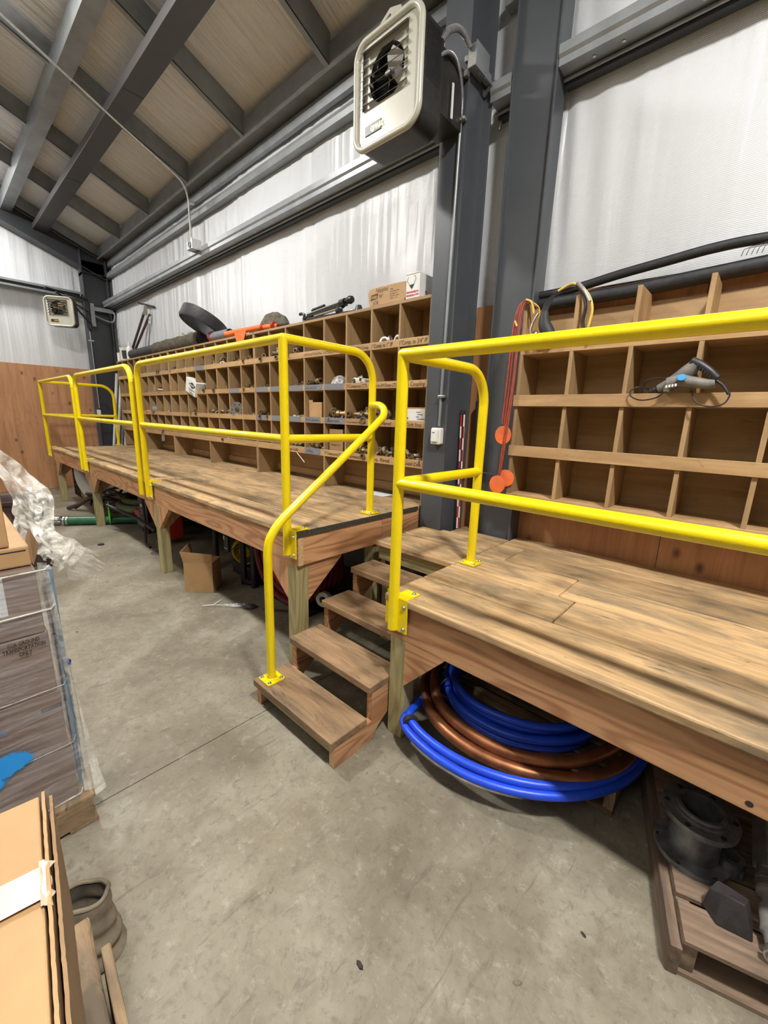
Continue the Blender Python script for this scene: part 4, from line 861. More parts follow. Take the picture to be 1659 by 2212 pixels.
t=thing('plastic_bag','crumpled clear plastic bag lying in a second row cell of the near rack','bag')
bagx=cx_(0,4)+0.145
obj('film',MB().grid(lambda a,b_:(bagx+0.12*math.cos(2*PI*a)*math.cos(b_*PI/2*0.98)*(1+.25*noise.noise(Vector((a*7,b_*4,1)))),2.54+0.06*math.sin(2*PI*a)*math.cos(b_*PI/2*.98),lipz[1][0]+0.02+0.105*math.sin(b_*PI/2)*(1+.25*noise.noise(Vector((math.cos(6.28*a)*2,b_*3,4))))),26,10),M['bag'],t)
def cyl_thing(name,label,cat,p0,p1,ro,ri,mat,n=20):
    L=(Vector(p1)-Vector(p0)).length
    return tag(obj(name,MB().lathe([(ri,0),(ro,0),(ro,L),(ri,L),(ri,0)],n,along(p0,p1)),M[mat]),label,cat)
cyl_thing('grey_pipe_stub','short grey plastic pipe stub lying in the far rack third row','pipe',(cx_(2,5)+0.12,2.40+0.08,z3+0.062),(cx_(2,5)+0.25,2.66,z3+0.062),0.06,0.05,'tape')
cyl_thing('copper_pipe_stub','short copper pipe stub in the far rack, third row','pipe',(cx_(2,4)+0.10,2.48,z3+0.036),(cx_(2,4)+0.18,2.60,z3+0.036),0.034,0.028,'copper')
cyl_thing('bright_pipe_stub','bright metal pipe stub in the second row of the far rack','pipe',(cx_(2,6)+0.12,2.48,z2_+0.08),(cx_(2,6)+0.24,2.64,z2_+0.07),0.045,0.038,'chrome')
cyl_thing('black_pipe_stub','dark open pipe end in the near rack second row, over the two inch lettering','pipe',(cx_(0,5)+0.09,2.485,z2_+0.058),(cx_(0,5)+0.13,2.62,z2_+0.058),0.040,0.031,'white')
t=thing('repair_clamp','shiny round pipe repair flange standing in the middle rack, third row','pipe fitting',(cx_(1,6)+0.13,2.50,z3+0.092),(0,0,0.5))
obj('disc',MB().lathe([(0.03,-0.006),(0.088,-0.006),(0.09,0),(0.088,0.006),(0.03,0.006),(0.03,-0.006)],28,Matrix.Rotation(PI/2,4,'X')),M['zinc'],t)
for k in range(6): obj('hole',MB().lathe([(0,0.0065),(0.008,0.0065),(0.008,0.0075),(0,0.0075)],8,Matrix.Rotation(PI/2,4,'X')@Matrix.Translation((0.065*math.cos(k*PI/3),0.065*math.sin(k*PI/3),0))),M['ink'],t)
t=thing('blue_valve','blue handled valve in the third row of the far rack','valve',(cx_(2,7)+0.10,2.53,z3))
obj('handle',MB().tube(spline([(0.05,0,0.03),(0.06,0,0.10),(0.055,0,0.19)],4),0.014,8),M['bluep'],t); obj('lever',MB().tube([(0.0,0,0.03),(0.13,-0.01,0.03)],0.018,8),M['bluep'],t); obj('grip',MB().tube([(0.06,0,0.05),(0.12,0,0.085)],0.013,8),M['bluep'],t); obj('body',MB().lathe([(0.012,0),(0.03,0),(0.03,0.08),(0.012,0.08)],12,along((-0.06,0,0.035),(0.03,0,0.035))),M['zinc'],t)
t=thing('paper_sack','small crumpled paper sack with metal parts in the far rack, second row','bag',(cx_(2,5)+0.06,2.50,z2_+0.0165))
obj('sack',MB().lathe([(0,0),(0.06,0),(0.065,0.06),(0.055,0.14),(0.06,0.155)],10,Matrix.Translation((0.06,0.07,0))),M['lip_z'],t); obj('bar',MB().tube([(0.05,-0.01,0.05),(0.19,0.0,0.03)],0.016,8),M['bronze'],t)
t=thing('cloth_rag','pale rag hanging over the lowest lip of the far rack','rag'); zr_=lipz[3][0]
obj('cloth',MB().grid(lambda a,b_:(-7.02+0.10*a+0.03*math.sin(b_*5+a*3),2.468-0.012*math.sin(a*9+b_*4)-0.004,zr_+0.06-0.17*b_+0.02*a),8,10),M['burlap'],t)
tag(bx('paper_sheet',(-2.53,2.50,0.8955),(-2.29,2.66,0.897),M['paper']),'white sheet of paper on the higher deck under the near rack','paper')
obj_=tag(obj('string_scrap',MB().tube([(-3.45,2.47,1.175),(-3.36,2.465,1.12),(-3.32,2.464,1.09)],0.0035,5),M['white']),'thin white string hanging under the near rack lip','string')
for i,(xx,zz) in enumerate(((cx_(1,5)+0.10,lipz[1][0]),(cx_(1,6)+0.14,lipz[1][0]))):
    cyl_thing('grey_valve_body',['upright grey valve body in the middle rack, second row','upright grey pipe stem in the middle rack beside the valve body'][i],'pipe fitting',(xx+0.06,2.60,zz+0.017),(xx+0.06,2.60,zz+0.16),0.035,0.02,'tape',12)
# ================================================================ AROUND THE RIGHT RACK
t=thing('foam_pipe','thick black foam pipe resting along the top of the right rack','pipe')
obj('sleeve',MB().tube([(-1.20,2.70,2.262),(-0.7,2.70,2.262),(-0.1,2.70,2.290),(0.9,2.70,2.30)],0.036,18),M['blackrub'],t); obj('seam',MB().tube([(-1.20,2.672,2.287),(-0.7,2.672,2.287),(-0.1,2.672,2.315),(0.9,2.672,2.325)],0.0015,5),M['black'],t)
t=thing('foam_pipe','thinner black foam pipe bowing up above the right rack top','pipe')
p=spline([(-1.285,2.70,2.316),(-1.2,2.70,2.316),(-0.998,2.70,2.323),(-0.753,2.70,2.356),(-0.538,2.70,2.378),(-0.349,2.70,2.396),(-0.154,2.70,2.396),(0.3,2.70,2.36),(0.8,2.70,2.33)],6)
obj('sleeve',MB().tube(p,0.0235,16),M['blackrub'],t); obj('seam',MB().tube([(x,y-0.017,z+0.017) for x,y,z in p],0.0012,5),M['black'],t)
t=thing('wire_grill','small dark wire grill poking out over the foam pipes at right edge','wire')
for k in range(5): obj('wire',MB().tube([(-0.235+k*0.018,2.66,2.325),(-0.228+k*0.018,2.66,2.352),(-0.20+k*0.02,2.66,2.36),(-0.05,2.66,2.385)],0.0016,5),M['darkmetal'],t)
# reciprocating saw
t=thing('reciprocating_saw','grey corded reciprocating saw lying in a right rack cell, handle over the lip','power tool')
body=[(-0.442,2.50,1.728),(-0.40,2.49,1.745),(-0.355,2.47,1.775),(-0.32,2.455,1.81),(-0.300,2.45,1.832)]
obj('body',MB().tube(spline(body,6),0.03,14,radf=lambda s:0.021+0.014*math.sin(min(1,s*1.15)*PI*0.8)),M['toolgrey'],t)
obj('motor_housing',MB().tube(spline([(-0.395,2.445,1.748),(-0.35,2.44,1.760),(-0.30,2.435,1.752),(-0.245,2.435,1.742),(-0.215,2.435,1.745)],6),0.03,14,radf=lambda s:0.030-0.010*s),M['toolgrey'],t)
obj('grip',MB().tube(spline([(-0.318,2.445,1.845),(-0.285,2.44,1.828),(-0.245,2.435,1.798),(-0.212,2.435,1.765)],6),0.02,14,radf=lambda s:0.021-0.003*s),M['black'],t)
for k in range(6): obj('grip_rib',MB().tube([(-0.286+k*0.011,2.4195+0.0*k,1.832-k*0.0085),(-0.293+k*0.011,2.421,1.812-k*0.0085)],0.0025,5),M['black'],t)
obj('label_disc',MB().lathe([(0,0),(0.019,0),(0.017,0.004),(0,0.005)],16,Matrix.Translation((-0.342,2.412,1.772))@Matrix.Rotation(PI/2,4,'X')@Matrix.Scale(0.8,4,(0,1,0))),M['bluedial'],t)
obj('lever',MB().box((-0.362,2.408,1.752),(-0.325,2.412,1.756),M=Matrix.Translation((0,0,0))),M['ink'],t)
obj('shoe',MB().box((-0.41,2.44,1.712),(-0.385,2.47,1.730)),M['zinc'],t); 
for k in range(4): bx('white_print',(-0.40+k*0.012,2.4125,1.727+k*0.002),(-0.392+k*0.012,2.4135,1.739+k*0.002),M['white'],t)
obj('collar',MB().tube([(-0.475,2.52,1.715),(-0.44,2.50,1.727)],0.022,12),M['black'],t)
cd_=spline([(-0.215,2.435,1.752),(-0.185,2.43,1.738),(-0.165,2.43,1.712),(-0.155,2.43,1.690),(-0.170,2.43,1.655),(-0.215,2.435,1.642),(-0.27,2.44,1.660),(-0.302,2.455,1.715)],6)
obj('cord',MB().tube(cd_,0.0035,8),M['black'],t); obj('cord_boot',MB().tube([(-0.213,2.435,1.757),(-0.185,2.43,1.735),(-0.158,2.43,1.695)],0.007,8),M['black'],t)
cd_=spline([(-0.43,2.50,1.722),(-0.41,2.45,1.708),(-0.44,2.445,1.682),(-0.50,2.445,1.672),(-0.545,2.45,1.690),(-0.555,2.455,1.716),(-0.53,2.46,1.735),(-0.50,2.49,1.735),(-0.47,2.53,1.720)],6)
obj('cord',MB().tube(cd_,0.0035,8),M['black'],t)
cd_=spline([(-0.52,2.54,1.69),(-0.51,2.53,1.765),(-0.46,2.52,1.783),(-0.40,2.51,1.775)],6); obj('cord',MB().tube(cd_,0.004,8),M['black'],t)
# harness
t=thing('safety_harness','black webbing lanyard with steel hooks draped over the top left cell of the right rack','harness')
def strap(nm,pts,w_,mat,wdir=(0,1,0),n=6,th=0.004):
    P=[Vector(p) for p in spline(pts,n)]; W=Vector(wdir)*w_/2; vs=[];fs=[]
    for i,p in enumerate(P):
        tt=(P[min(i+1,len(P)-1)]-P[max(i-1,0)]).normalized(); nn=tt.cross(Vector(wdir)).normalized()*th/2
        vs+=[p-W-nn,p+W-nn,p+W+nn,p-W+nn]
    for i in range(len(P)-1):
        for k in range(4): a=i*4+k; b_=i*4+(k+1)%4; fs.append((a,b_,b_+4,a+4))
    fs+=[(3,2,1,0),tuple(len(vs)-4+k for k in range(4))]
    return obj(nm,MB().add(vs,fs,False),mat,t)
strap('webbing',[(-1.05,2.50,1.985),(-1.06,2.49,2.08),(-1.065,2.49,2.17),(-1.04,2.50,2.235),(-0.99,2.52,2.27),(-0.93,2.53,2.285)],0.035,M['blackrub'],(0.8,0.6,0))
obj('padding',MB().tube(spline([(-1.055,2.475,2.165),(-1.05,2.47,2.10),(-1.02,2.47,2.04),(-0.99,2.48,1.99)],6),0.03,12,radf=lambda s:0.016+0.022*math.sin(s*PI*0.85)),M['blackrub'],t)
obj('bundle',MB().tube(spline([(-1.0,2.50,1.99),(-0.95,2.52,2.02),(-0.91,2.52,1.99)],5),0.028,10),M['blackrub'],t)
obj('rope',MB().tube(spline([(-1.0,2.49,2.265),(-0.93,2.49,2.29),(-0.87,2.48,2.26),(-0.82,2.475,2.20),(-0.80,2.475,2.13),(-0.81,2.475,2.04),(-0.80,2.475,1.97)],6),0.007,8),M['yelcord'],t)
obj('black_sleeve',MB().tube(spline([(-0.90,2.482,2.277),(-0.86,2.475,2.225),(-0.835,2.47,2.16),(-0.84,2.472,2.09),(-0.825,2.47,2.03)],6),0.009,8),M['black'],t)
obj('spring',MB().tube(spline([(-0.895,2.474,2.285),(-0.85,2.466,2.238),(-0.815,2.466,2.18)],5),0.010,8),M['zinc'],t); bx('keeper',(-0.835,2.46,2.03),(-0.795,2.485,2.05),M['black'],t)
obj('snap_hook',MB().tube(spline([(-1.085,2.455,2.155),(-1.11,2.455,2.11),(-1.12,2.455,2.06),(-1.10,2.455,2.03),(-1.07,2.455,2.04)],5),0.006,8),M['zinc'],t)
obj('snap_hook',MB().tube(spline([(-1.10,2.455,2.035),(-1.115,2.455,2.0),(-1.09,2.455,1.975),(-1.07,2.455,2.0),(-1.075,2.455,2.03)],5),0.010,8),M['zinc'],t); obj('swivel',MB().lathe([(0,0),(0.014,0),(0.014,0.03),(0,0.03)],10,along((-1.10,2.455,2.03),(-1.08,2.455,2.045))),M['chrome'],t)
obj('snap_hook',MB().tube(spline([(-1.06,2.46,1.985),(-1.03,2.46,2.0),(-1.0,2.46,1.99),(-0.98,2.46,2.005)],5),0.011,8),M['zinc'],t)
# red straps with orange discs
t=thing('pipe_plug_straps','rust red cords with orange discs hanging from the top corner of the right rack','strap')
A=(-1.178,2.46,2.235)
def cord(nm,pts,rad=0.0055,mat='redstrap'): return obj(nm,MB().tube(spline(pts,6),rad,8),M[mat],t)
cord('cord',[(-1.12,2.50,2.19),(-1.15,2.49,2.235),(-1.19,2.475,2.235),(-1.215,2.462,2.19),(-1.222,2.46,2.0),(-1.226,2.46,1.75),(-1.232,2.455,1.52)])
cord('cord',[(-1.13,2.49,2.20),(-1.16,2.48,2.24),(-1.20,2.47,2.225),(-1.228,2.455,2.13),(-1.236,2.452,1.85),(-1.243,2.45,1.53)])
cord('cord',[(-1.14,2.50,2.21),(-1.17,2.47,2.238),(-1.20,2.462,2.19),(-1.20,2.458,1.9),(-1.205,2.455,1.7),(-1.222,2.452,1.45),(-1.234,2.45,1.20)])
cord('cord',[(-1.13,2.48,2.20),(-1.16,2.468,2.232),(-1.19,2.458,2.17),(-1.193,2.455,1.8),(-1.205,2.452,1.5),(-1.225,2.452,1.22)])
cord('cord',[(-1.12,2.47,2.16),(-1.135,2.46,2.22),(-1.17,2.458,2.24)],0.006,'yelcord'); cord('cord',[(-1.21,2.457,2.10),(-1.225,2.453,2.13)],0.006,'yelcord'); cord('cord',[(-1.10,2.50,2.14),(-1.10,2.49,2.19),(-1.13,2.48,2.22)],0.004,'yelcord')
def disc(x,y,z,r_,yaw):
    m=Matrix.Translation((x,y,z))@Matrix.Rotation(yaw,4,'Z')@Matrix.Rotation(PI/2,4,'X')
    obj('disc',MB().lathe([(0,-0.0015),(r_,-0.0015),(r_,0.0015),(0,0.0015)],32,m),M['orange'],t); obj('disc_half',MB().lathe([(0,0),(r_-0.002,0),(r_-0.002,0.0006),(0,0.0006)],16,Matrix.Translation((x,y-0.0022,z))@Matrix.Rotation(yaw,4,'Z')@Matrix.Rotation(PI/2,4,'X')@Matrix.Rotation(PI,4,'Z'),ang=PI),M['orangef'],t)
disc(-1.232,2.455,1.462,0.058,-0.1); disc(-1.233,2.440,1.147,0.058,-0.1); disc(-1.195,2.470,1.19,0.055,0.25)
# things between the columns
t=thing('marker_rods','bundle of thin red and white striped rods with black tips between the grey columns','rods')
for k,(dx,dy,ph) in enumerate(((0,0,0),(0.018,0.012,0.35),(0.010,0.03,0.7))):
    b0=Vector((-1.600+dx*0.6,2.585+dy*0.3,0.752)); b1=Vector((-1.742+0.10+dx,2.600+dy,1.585)); L=10
    for j in range(L):
        p0=b0.lerp(b1,j/L); p1=b0.lerp(b1,(j+1)/L)
        obj('band',MB().tube([tuple(p0),tuple(p1)],0.0058,8),M['redp'] if (j+k)%2 else M['white'],t)
    obj('tip',MB().tube([tuple(b1),tuple(b1+(b1-b0).normalized()*0.03)],0.0062,8),M['black'],t)
cyl_thing('black_pipe','black plastic pipe standing between the two grey columns','pipe',(-1.530,2.690,0.752),(-1.560,2.700,1.68),0.026,0.022,'blackrub')
tag(obj('rubber_tie',MB().tube(spline([(-1.655,2.60,1.205),(-1.60,2.575,1.200),(-1.50,2.60,1.195),(-1.34,2.605,1.185)],5),0.0035,6),M['black']),'thin black tie holding the striped rods against the columns','tie')
tag(obj('light_speck',MB().lathe([(0,0),(0.005,0),(0.004,0.004),(0,0.005)],8,Matrix.Translation((-0.80,2.70,ZR))),M['white']),'tiny white crumb lying on the lower deck by the plywood','crumb')
# leaning strips in the far corner
for k,(x0,x1,m_) in enumerate(((-9.85,-9.28,'whitecard'),(-9.70,-9.16,'whitecard'),(-9.50,-9.10,'tape'),(-9.4,-9.06,'white'),(-9.25,-9.02,'brownhose'),(-9.12,-8.98,'brownhose'),(-9.6,-9.2,'black'))):
    zt=2.2-0.15*(k%3)-(0.5 if k>2 else 0); t_=obj('trim_strip',MB().tube([(x0,2.42+0.03*k,0.004),(x1,2.56+0.02*k,zt)],0.026,4),M[m_])
    tag(t_,'one of the long white, grey and brown strips leaning in the corner behind the far rack','strip','strips leaning in the far corner')
# ================================================================ COILS UNDER THE RIGHT DECK
def coil(t,cx,cy,z,r_,rad,turns,mat,dr=0.0,wob=0.012,seed=0,ex=1.0,tilt=(0,0),xmin=None):
    for k in range(turns):
        pts=[]
        for i in range(72):
            a=2*PI*i/72; rr=r_+dr*k+wob*noise.noise(Vector((math.cos(a)*1.3+k*3,math.sin(a)*1.3,seed)))
            x=math.cos(a)*rr*ex; y=math.sin(a)*rr
            zz=z+(0.0 if k%2==0 else rad*1.3)+0.004*noise.noise(Vector((math.cos(a)*2,math.sin(a)*2,seed+9+k)))+tilt[0]*x+tilt[1]*y
            X_=cx+x
            if xmin is not None: X_=xmin+math.log1p(math.exp((X_-xmin)/0.045))*0.045+0.012*k
            pts.append((X_,cy+y,zz))
        obj('turn',MB().tube(pts,rad,12,closed=True),M[mat],t)
def pallet(name,label,x0,y0,rz,w_,d_,h_,nb,mat,matb=None,gaps=0.03):
    t=thing(name,label,'pallet',(x0,y0,0),(0,0,rz)); bw=(d_-gaps*(nb-1))/nb
    for k in range(nb): bx('deck_board',(0,k*(bw+gaps),h_-0.016),(w_,k*(bw+gaps)+bw,h_),M[mat+'_x'],t,0.002)
    for k in range(3): bx('stringer',(k*(w_-0.038)/2,0.01,0.016),(k*(w_-0.038)/2+0.038,d_-0.01,h_-0.017),M[mat+'_y'],t,0.002)
    for k in range(3): bx('bottom_board',(0,k*(d_-0.09)/2,0.0),(w_,k*(d_-0.09)/2+0.09,0.015),M[mat+'_x'],t,0.002)
    return t
pallet('wooden_pallet','pale slatted pallet under the coiled blue and copper pipe',-1.16,1.64,0,0.965,0.90,0.125,8,'palletn',gaps=0.028)
t=thing('blue_pipe_coil','large outer coil of blue pipe on the floor under the lower deck edge','pipe coil')
coil(t,-0.803,1.927,0.130,0.655,0.0185,2,'bluepipe',dr=-0.030,wob=0.006,seed=1,xmin=-1.068)
bx('tape_band',(-1.03,1.395,0.125),(-0.985,1.44,0.20),M['black'],t) if False else None
mb=MB().tube(arc((-0.985,1.355,0.168),0.045,0,2*PI,16,Vector((-0.55,-0.84,0)).normalized(),(0,0,1)),0.004,6); 
obj('tape_band',MB().lathe([(0.020,0),(0.037,0),(0.037,0.030),(0.020,0.030)],18,along((-1.015,1.352,0.142),(-0.990,1.325,0.142))),M['black'],t)
t=thing('copper_coil','thick tarnished copper tube coil lying inside the outer blue coil','pipe coil')
coil(t,-0.70,1.878,0.158,0.498,0.027,2,'copper',dr=-0.048,wob=0.02,seed=4)
t=thing('blue_pipe_coil','smaller inner coil of blue pipe bundled with black ties','pipe coil')
coil(t,-0.72,1.89,0.160,0.362,0.018,2,'bluepipe',dr=-0.028,seed=7)
coil(t,-0.72,1.89,0.205,0.378,0.018,2,'bluepipe',dr=-0.040,seed=8); coil(t,-0.72,1.89,0.255,0.352,0.018,1,'bluepipe',seed=9)
for a in (3.95,2.6): 
    c=Vector((-0.72+0.362*math.cos(a),1.89+0.362*math.sin(a),0.195)); tt=Vector((-math.sin(a),math.cos(a),0)); obj('tie',MB().tube(arc(c,0.062,0,2*PI,18,(math.cos(a),math.sin(a),0),(0,0,1)),0.005,6),M['black'],t)
tag(obj('blue_pipe_end',MB().tube([(-1.45,1.62,0.02),(-1.40,1.50,0.02)],0.018,10),M['bluepipe']),'short end of blue pipe on the floor behind the stair treads','pipe')
# right pallet and ironwork
P2=pallet('wooden_pallet','dark weathered pallet at lower right under the deck edge, carrying iron parts',0.078,1.240,math.radians(16.3),1.05,1.10,0.130,8,'pallet',gaps=0.018)
tag(bx('side_rail',(-0.03,-0.005,0.0),(0.0,1.1,0.10),M['pallet_y'],P2,0.003))
t=thing('iron_flange','heavy black double flanged iron pipe spool with bolt holes on the dark pallet','pipe fitting',(0.055,1.560,0.1305))
t.scale=(0.86,0.86,0.95)
obj('barrel',MB().lathe([(0.062,0.0),(0.125,0.0),(0.125,0.018),(0.085,0.022),(0.083,0.150),(0.122,0.156),(0.124,0.178),(0.092,0.179),(0.090,0.187),(0.080,0.188),(0.078,0.197),(0.066,0.197),(0.062,0.185),(0.062,0.0)],40),M['iron'],t)
for k in range(6):
    a=k*PI/3+0.25; obj('bolt_hole',MB().lathe([(0,0),(0.010,0),(0.010,0.0008),(0,0.0008)],12,Matrix.Translation((0.108*math.cos(a),0.108*math.sin(a),0.1785))),M['ink'],t)
    obj('bolt_hole',MB().lathe([(0,0),(0.010,0),(0.010,0.0008),(0,0.0008)],12,Matrix.Translation((0.110*math.cos(a),0.110*math.sin(a),0.0185))),M['ink'],t)
t=thing('wood_block','charred faceted wood block lying on the dark pallet in front of the iron spool','block',(0.155,1.405,0.1305),(0,0,0.1))
obj('block',MB().add([(-0.055,-0.012,0),(-0.022,-0.055,0),(0.062,-0.045,0),(0.068,0.035,0),(-0.035,0.030,0),(-0.048,-0.004,0.062),(-0.018,-0.022,0.088),(0.032,-0.022,0.086),(0.045,0.018,0.075),(-0.028,0.018,0.085)],
   [(4,3,2,1,0),(0,1,6,5),(1,2,7,6),(2,3,8,7),(3,4,9,8),(4,0,5,9),(5,6,7,8,9)]),M['char'],t,0.004)
t=thing('iron_adapter','small black toothed iron ring half under the big iron spool','pipe fitting',(0.155,1.58,0.131))
obj('ring',MB().lathe([(0.02,0),(0.036,0),(0.036,0.05),(0.02,0.05),(0.02,0)],16),M['iron'],t)
for k in range(6): bx('lug',(-0.006,0.034,0.0),(0.006,0.042,0.03),M['iron'],t).rotation_euler=(0,0,k*PI/3)
t=thing('jack_post','grey steel jack post with round couplings lying at the right edge of the dark pallet','jack')
obj('tube',MB().tube([(0.225,1.90,0.195),(0.235,1.585,0.185)],0.030,4),M['toolgrey'],t); obj('tube',MB().tube([(0.265,1.90,0.175),(0.275,1.60,0.165)],0.025,4),M['iron'],t)
obj('end_block',MB().tube([(0.236,1.60,0.184),(0.238,1.560,0.182)],0.027,8),M['zinc'],t)
obj('collar',MB().lathe([(0,0),(0.026,0),(0.028,0.04),(0.016,0.045),(0.016,0.085),(0.027,0.09),(0.029,0.16),(0.022,0.165),(0.02,0.20),(0,0.205)],18,along((0.240,1.555,0.178),(0.262,1.33,0.165))),M['toolgrey'],t)
obj('bright_ring',MB().lathe([(0.0285,0),(0.0295,0),(0.0295,0.02),(0.0285,0.02)],18,along((0.2405,1.545,0.178),(0.262,1.33,0.165))),M['zinc'],t); obj('bright_ring',MB().lathe([(0.0,0),(0.024,0.004),(0.026,0.02),(0.022,0.02)][::-1],18,along((0.2605,1.35,0.166),(0.262,1.33,0.165))),M['zinc'],t)
# ================================================================ UNDER THE LEFT DECK
t=thing('suction_hose','thick green suction hose with a large cast coupling, lying under the far deck','hose')
obj('hose',MB().tube(spline([(-6.72,1.06,0.062),(-6.52,1.35,0.062),(-6.25,1.75,0.062),(-5.9,2.2,0.062),(-5.5,2.45,0.062)],6),0.055,16),M['green'],t)
def lz(nm,prof,p0,p1,mat,n=20): return obj(nm,MB().lathe(prof,n,along(p0,p1)),M[mat],t)
lz('hose_clamp',[(0.056,0),(0.060,0),(0.060,0.02),(0.056,0.02)],(-6.71,1.075,0.063),(-6.52,1.35,0.063),'zinc'); lz('hose_clamp',[(0.056,0),(0.060,0),(0.060,0.02),(0.056,0.02)],(-6.73,1.045,0.063),(-6.52,1.35,0.063),'zinc')
lz('shank',[(0.055,0),(0.06,0.02),(0.05,0.06),(0.06,0.10)],(-6.82,0.94,0.07),(-6.73,1.055,0.065),'zinc')
lz('coupling_ring',[(0.05,0),(0.075,0),(0.078,0.03),(0.078,0.08),(0.068,0.10),(0.05,0.10)],(-6.89,0.83,0.08),(-6.78,0.985,0.075),'zinc',10)
for k in range(5):
    a=k*2*PI/5; m=along((-6.87,0.86,0.08),(-6.79,0.97,0.08)); obj('lug',MB().tube([tuple(m@Vector((0.078*math.cos(a),0.078*math.sin(a),0.02))),tuple(m@Vector((0.083*math.cos(a+.3),0.083*math.sin(a+.3),0.06)))],0.012,6),M['zinc'],t)
t=thing('suction_hose','olive ribbed hose coiled under the far deck behind the post','hose')
def ribhose(t,pts,rad,mat): 
    n=len(pts); obj('hose',MB().tube(pts,rad,14,radf=lambda s:rad*(1+0.05*math.sin(s*n*1.3))),M[mat],t)
ribhose(t,[(-6.42+0.48*math.cos(a*PI/60)+0.12,1.98+0.36*math.sin(a*PI/60),0.17+0.0008*a) for a in range(0,120)],0.05,'olive')
ribhose(t,[(-6.42+0.40*math.cos(a*PI/60)+0.1,2.02+0.33*math.sin(a*PI/60),0.28+0.0004*a) for a in range(0,122)],0.045,'olive')
t=thing('air_hose','tangled brown rubber hose with a loose end under the far deck','hose')
random.seed(21)
for k in range(7):
    c=Vector((-7.15+random.uniform(-.15,.15),1.75+random.uniform(-.1,.2),0.10+0.05*k)); r_=0.28+random.uniform(-.06,.06)
    obj('loop',MB().tube([(c.x+r_*1.2*math.cos(a*PI/20),c.y+r_*0.8*math.sin(a*PI/20),c.z+0.05*math.sin(a*PI/10+k)) for a in range(40)],0.017,8,closed=True),M['brownhose'],t)
obj('loose_end',MB().tube(spline([(-7.75,1.28,0.03),(-7.5,1.40,0.13),(-7.2,1.50,0.30),(-6.95,1.58,0.45)],6),0.03,8),M['brownhose'],t)
obj('loose_end',MB().tube(spline([(-7.70,1.36,0.03),(-7.4,1.50,0.20),(-7.0,1.60,0.28)],6),0.022,8),M['brownhose'],t)
tag(obj('black_bar',MB().tube([(-5.98,1.38,0.36),(-5.40,1.555,0.26),(-4.9,1.56,0.22)],0.018,8),M['black']),'long thin black bar slanting beside the green stake','bar')
t=thing('drain_pipe_elbow','large pale curved drain pipe standing under the far deck','pipe')
obj('bend',MB().tube(spline([(-8.35,1.60,0.62),(-8.30,1.62,0.42),(-8.15,1.66,0.25),(-7.9,1.70,0.14),(-7.7,1.75,0.08)],6),0.10,16,radf=lambda s:0.07+0.05*math.sin(s*PI)),M['whitecard'],t)
t=thing('wire_basket','dark wire crate stored under the far deck beside the pale pipe','basket')
for k in range(6):
    z=0.03+k*0.095; obj('wire',MB().tube([(-9.0,1.62,z),(-8.6,1.62,z),(-8.6,2.1,z),(-9.0,2.1,z)],0.006,5,closed=True),M['darkmetal'],t)
for k in range(9): obj('wire',MB().tube([(-9.0+0.05*k,1.62,0.03),(-9.0+0.05*k,1.62,0.51)],0.005,5),M['darkmetal'],t)
for k in range(8): obj('wire',MB().tube([(-8.6,1.62+0.06*k,0.03),(-8.6,1.62+0.06*k,0.51)],0.005,5),M['darkmetal'],t)
t=thing('orange_boot','worn orange and yellow canister beside the far deck post','can',(-8.45,1.75,0)); obj('body',MB().lathe([(0,0),(0.11,0),(0.12,0.1),(0.10,0.25),(0.11,0.38),(0.09,0.48),(0,0.50)],14),M['card'],t); obj('lower_band',MB().lathe([(0.122,0.02),(0.124,0.10),(0.112,0.2)],14),M['yelmach'],t)
t=thing('survey_stake','bright lime green plastic stake standing on the floor by the far deck','stake')
obj('blade',MB().lathe([(0,0),(0.010,0.04),(0.022,0.10),(0.028,0.18),(0.022,0.26),(0.012,0.31),(0.010,0.33),(0,0.335)],12,Matrix.Translation((-6.356,1.481,0))@Matrix.Scale(0.35,4,(0,1,0))),M['lime'],t)
# generator / pump
t=thing('generator','black sheet metal generator with a square white logo stored under the deck','machine')
bx('control_panel',(-5.53,1.60,0.24),(-5.24,2.2,0.60),M['black'],t,0.008); lb=bx('logo_plate',(-5.445,1.597,0.325),(-5.335,1.599,0.435),M['whitecard'],t)
text('MQ',0.075,(-5.44,1.595,0.36),FR,M['ink'],lb,bold=0.002,sx=0.85,shear=0.3); bx('logo_bar',(-5.44,1.5945,0.332),(-5.34,1.5965,0.352),M['ink'],lb)
bx('engine_block',(-5.86,1.66,0.08),(-5.58,2.1,0.28),M['toolgrey'],t,0.03); bx('red_cover',(-5.84,1.64,0.22),(-5.66,1.70,0.30),M['redp'],t,0.01); bx('red_tank',(-5.14,1.72,0.05),(-4.96,1.9,0.33),M['redp'],t,0.02)
for x in (-5.78,-5.62,-5.3,-5.0): obj('foot',MB().lathe([(0,0),(0.025,0),(0.025,0.05),(0.016,0.08),(0,0.08)],10,Matrix.Translation((x,1.72,0))),M['black'],t)
obj('frame_tube',MB().tube(spline([(-5.22,1.56,0.60),(-5.20,1.56,0.30),(-5.17,1.54,0.08),(-5.10,1.52,0.02),(-4.98,1.52,0.015)],5),0.014,8),M['black'],t)
t=thing('iron_rack','black steel legs and crossbars of machinery standing under the middle of the deck','machine')
for x,y in ((-3.88,1.78),(-3.34,1.78),(-3.20,1.80),(-3.9,2.3),(-3.3,2.3)): obj('leg',MB().tube([(x,y,0.0),(x,y,0.60)],0.028,10),M['black'],t)
bx('body',(-4.2,2.1,0.42),(-3.2,2.45,0.62),M['black'],t,0.02); obj('crossbar',MB().tube([(-3.9,1.78,0.42),(-3.2,1.80,0.42)],0.02,8),M['black'],t); obj('foot_bar',MB().tube([(-3.34,1.78,0.03),(-3.2,1.82,0.03)],0.03,8),M['black'],t)
